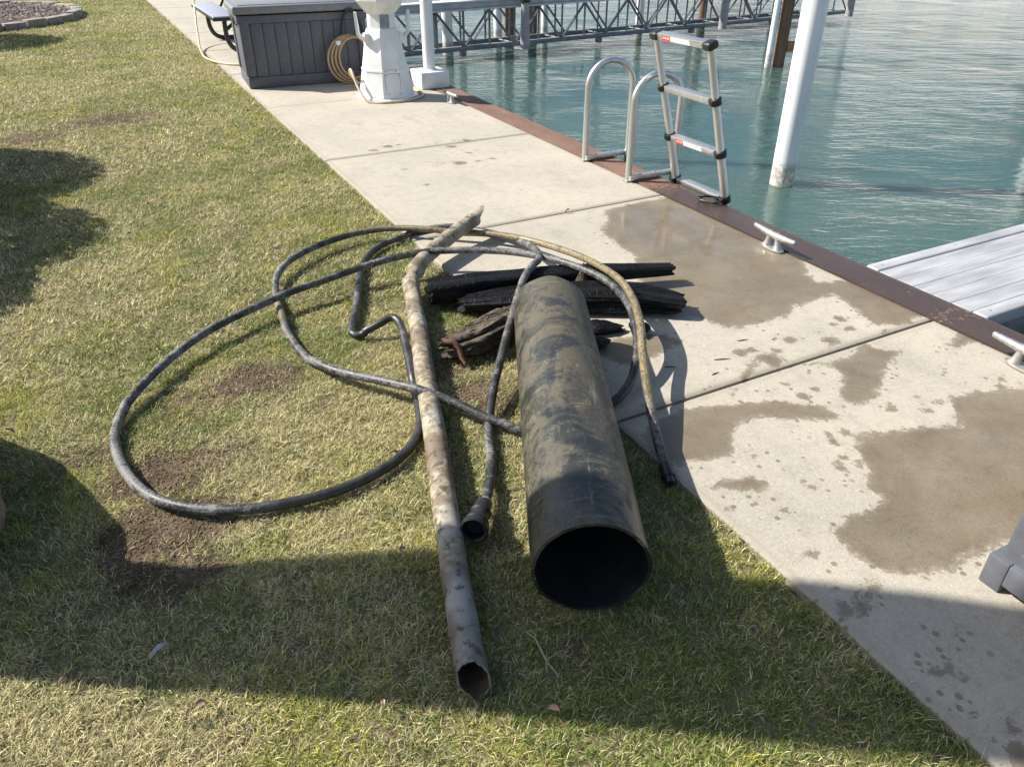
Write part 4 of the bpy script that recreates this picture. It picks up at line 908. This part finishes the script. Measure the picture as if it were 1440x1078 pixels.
p = np.stack([RX*r*np.cos(a), RY*r*np.sin(a), .10+.05*(1-r)], 1); d = rg.normal(size=(nchip, 3))*[1, 1, .4]; d /= np.linalg.norm(d, axis=1)[:, None]; e = np.cross(d, [0, 0, 1.])+rg.normal(size=(nchip, 3))*.3
L = rg.uniform(.02, .05, nchip)[:, None]; co = np.stack([p-d*L, p+e*L*.3, p+d*L, p-e*L*.3], 1).reshape(-1, 3)
me = big_mesh('mulch_chips', co, np.arange(nchip*4).reshape(-1, 4))
M['chip'] = simple('pale_chip', (.12, .085, .075, 1), (.36, .30, .27, 1), .8, scale=25)
tag(obj('mulch_chips', me, M['chip'], bed), kind='stuff')

# ---------------------------------------------------------------- litter on the lawn
M['leaf'] = simple('dead_leaf', (.26, .16, .11, 1), (.36, .25, .18, 1), .8, scale=40); M['paleleaf'] = simple('pale_leaf', (.55, .53, .50, 1), (.42, .38, .34, 1), .7, scale=40)
rg = np.random.default_rng(9)
def leafmesh(L, Wd):
    V, F = [], []
    for i, t in enumerate(np.linspace(0, 1, 7)):
        wv = Wd*math.sin(math.pi*min(.98, max(.02, t)))**.8; z = .012*math.sin(t*2.6)
        V += [(t*L, -wv, z+.008), (t*L, 0, z), (t*L, wv, z+.010)]
    for i in range(6):
        for j in range(2): F.append((i*3+j, i*3+j+1, i*3+j+4, i*3+j+3))
    me = mesh('dead_leaf', V, F, 60)
    bm = bmesh.new(); bm.from_mesh(me); bmesh.ops.solidify(bm, geom=list(bm.faces), thickness=.0012); bm.to_mesh(me); bm.free(); return me
for k, (x, y) in enumerate(LITTER):
    pale = k == 5; far_ = max(1, y/2.2)
    o = obj('dead_leaf', leafmesh(rg.uniform(.02, .036)*(1.5 if pale else 1), rg.uniform(.004, .008)), M['paleleaf' if pale else 'leaf'], None, (x, y, .008 if x < XE else .002), (rg.uniform(-.2, .2), rg.uniform(-.3, .1), rg.uniform(0, 6.28) if not pale else .5))
    tag(o, 'pale grey leaf in the shaded grass at lower left' if pale else 'dry brown leaf on the pale concrete' if x > XE else 'small dry brown leaf in grass left of the hose loop' if x < -.2 else 'small dry brown leaf in grass among the pipes and hose', 'leaf', None if pale or x > XE else 'dry leaves left of the hose loop' if x < -.2 else 'dry leaves among the pipes')
tw = thing('fallen_twig', 'thin forked twig lying on shaded grass before the wide pipe', 'twig', (.645, 1.14, .012))
M['twig'] = simple('grey_twig', (.33, .28, .21, 1), (.24, .20, .15, 1), .8, scale=60)
obj('stem', tube('stem', [(-.005, .005, .0), (.004, -.03, .006), (-.002, -.075, .008), (-.004, -.105, .006), (.002, -.155, .002)], [.002, .003, .003, .0026, .0014], 6), M['twig'], tw)
obj('side_shoot', tube('side_shoot', [(-.003, -.10, .006), (.02, -.10, .010), (.05, -.10, .012)], [.0018, .0015, .001], 5), M['twig'], tw)
obj('side_shoot', tube('side_shoot', [(-.003, -.10, .006), (-.012, -.115, .006), (-.018, -.13, .002)], [.002, .0018, .0012], 5), M['twig'], tw)

# ---------------------------------------------------------------- far bank of the canal, which the water mirrors
M['grassfar'] = simple('far_lawn', (.07, .09, .03, 1), (.12, .12, .05, 1), .9, scale=.4)
fb = obj('far_bank', boxes('far_bank', [(34, 200, -150, 250, -3, .05)]), M['grassfar']); tag(fb, kind='structure')
fs = thing('seawall', 'grey seawall along the far side of the canal', 'seawall', (33.9, 0, 0))
obj('wall_face', boxes('wall_face', [(-.3, .1, -150, 250, -3, .12)]), M['beam'], fs)
M['roof'] = simple('roof_shingle', (.10, .09, .085, 1), (.16, .14, .13, 1), .9, scale=6); M['siding'] = simple('house_siding', (.55, .53, .48, 1), (.48, .46, .42, 1), .7, scale=3); M['brick'] = simple('house_brick', (.27, .15, .11, 1), (.2, .12, .09, 1), .85, scale=5)
for k, (y, wd, hw, mt, lab) in enumerate([(-6, 13, 5.2, 'siding', 'pale house on the far bank, nearest the finger dock side'), (14, 11, 3.2, 'brick', 'low brick house on the far bank'), (33, 14, 5.6, 'siding', 'tall pale house on the far bank'), (55, 12, 3.6, 'brick', 'brick house farthest along the far bank')]):
    hs_ = thing('far_house', lab, 'house', (46, y, .05), 0., 'houses across the canal')
    obj('wall', boxes('wall', [(0, 9, -wd/2, wd/2, 0, hw)]), M[mt], hs_)
    V = [(-.6, -wd/2-.6, hw-.02), (9.6, -wd/2-.6, hw-.02), (9.6, wd/2+.6, hw-.02), (-.6, wd/2+.6, hw-.02), (4.5, -wd/2-.6, hw+2.4), (4.5, wd/2+.6, hw+2.4)]
    obj('roof', mesh('roof', V, [(0, 3, 5, 4), (2, 1, 4, 5), (1, 0, 4), (3, 2, 5), (0, 1, 2, 3)]), M['roof'], hs_)
    for q in range(4):
        for z in ((1., 2.3), (3.6, 4.8))[:2 if hw > 5 else 1]:
            yy = -wd/2+wd*(q+.5)/4
            wn_ = obj('window', boxes('window', [(-.06, .02, yy-.75, yy+.75, z[0], z[1])]), M['white'], hs_); obj('pane', boxes('pane', [(-.075, -.055, yy-.65, yy+.65, z[0]+.1, z[1]-.1)]), M['window'], wn_)
for k, (x, y, h) in enumerate([(41, 4, 7), (43, 23, 8.5), (40.5, 44, 7.5), (44, -17, 8)]):
    ft = thing('far_tree', ('leafless tree on the far bank beside the pale house', 'leafless tree on the far bank between two houses', 'leafless tree on the far bank past the tall house', 'leafless tree at the near end of the far bank')[k], 'tree', (x, y, .05), k*1.3)
    obj('trunk', tube('trunk', [(0, 0, 0), (.05, .03, h*.3), (0, 0, h*.75)], [.24, .17, .07], 10), M['pilewood'], ft)
    lst = []; rgb = np.random.default_rng(300+k)
    for q in range(70):
        z0 = h*rgb.uniform(.25, .72); a = rgb.uniform(0, 6.28); L = h*rgb.uniform(.18, .42); e = rgb.uniform(.3, 1.1)
        p0_ = np.array([0, 0, z0]); p1_ = p0_+L*.5*np.array([math.cos(a)*math.cos(e), math.sin(a)*math.cos(e), math.sin(e)]); p2_ = p1_+L*.6*np.array([math.cos(a+.3)*math.cos(e+.2), math.sin(a+.3)*math.cos(e+.2), math.sin(e+.2)])
        lst.append(([p0_, p1_, p2_], [.06, .035, .012]))
        for s2 in range(3):
            b = a+rgb.uniform(-1, 1); lst.append(([p1_, p1_+L*.5*np.array([math.cos(b)*.7, math.sin(b)*.7, .6])], [.025, .008]))
    obj('crown', tubes('crown', lst, 5), M['pilewood'], ft)
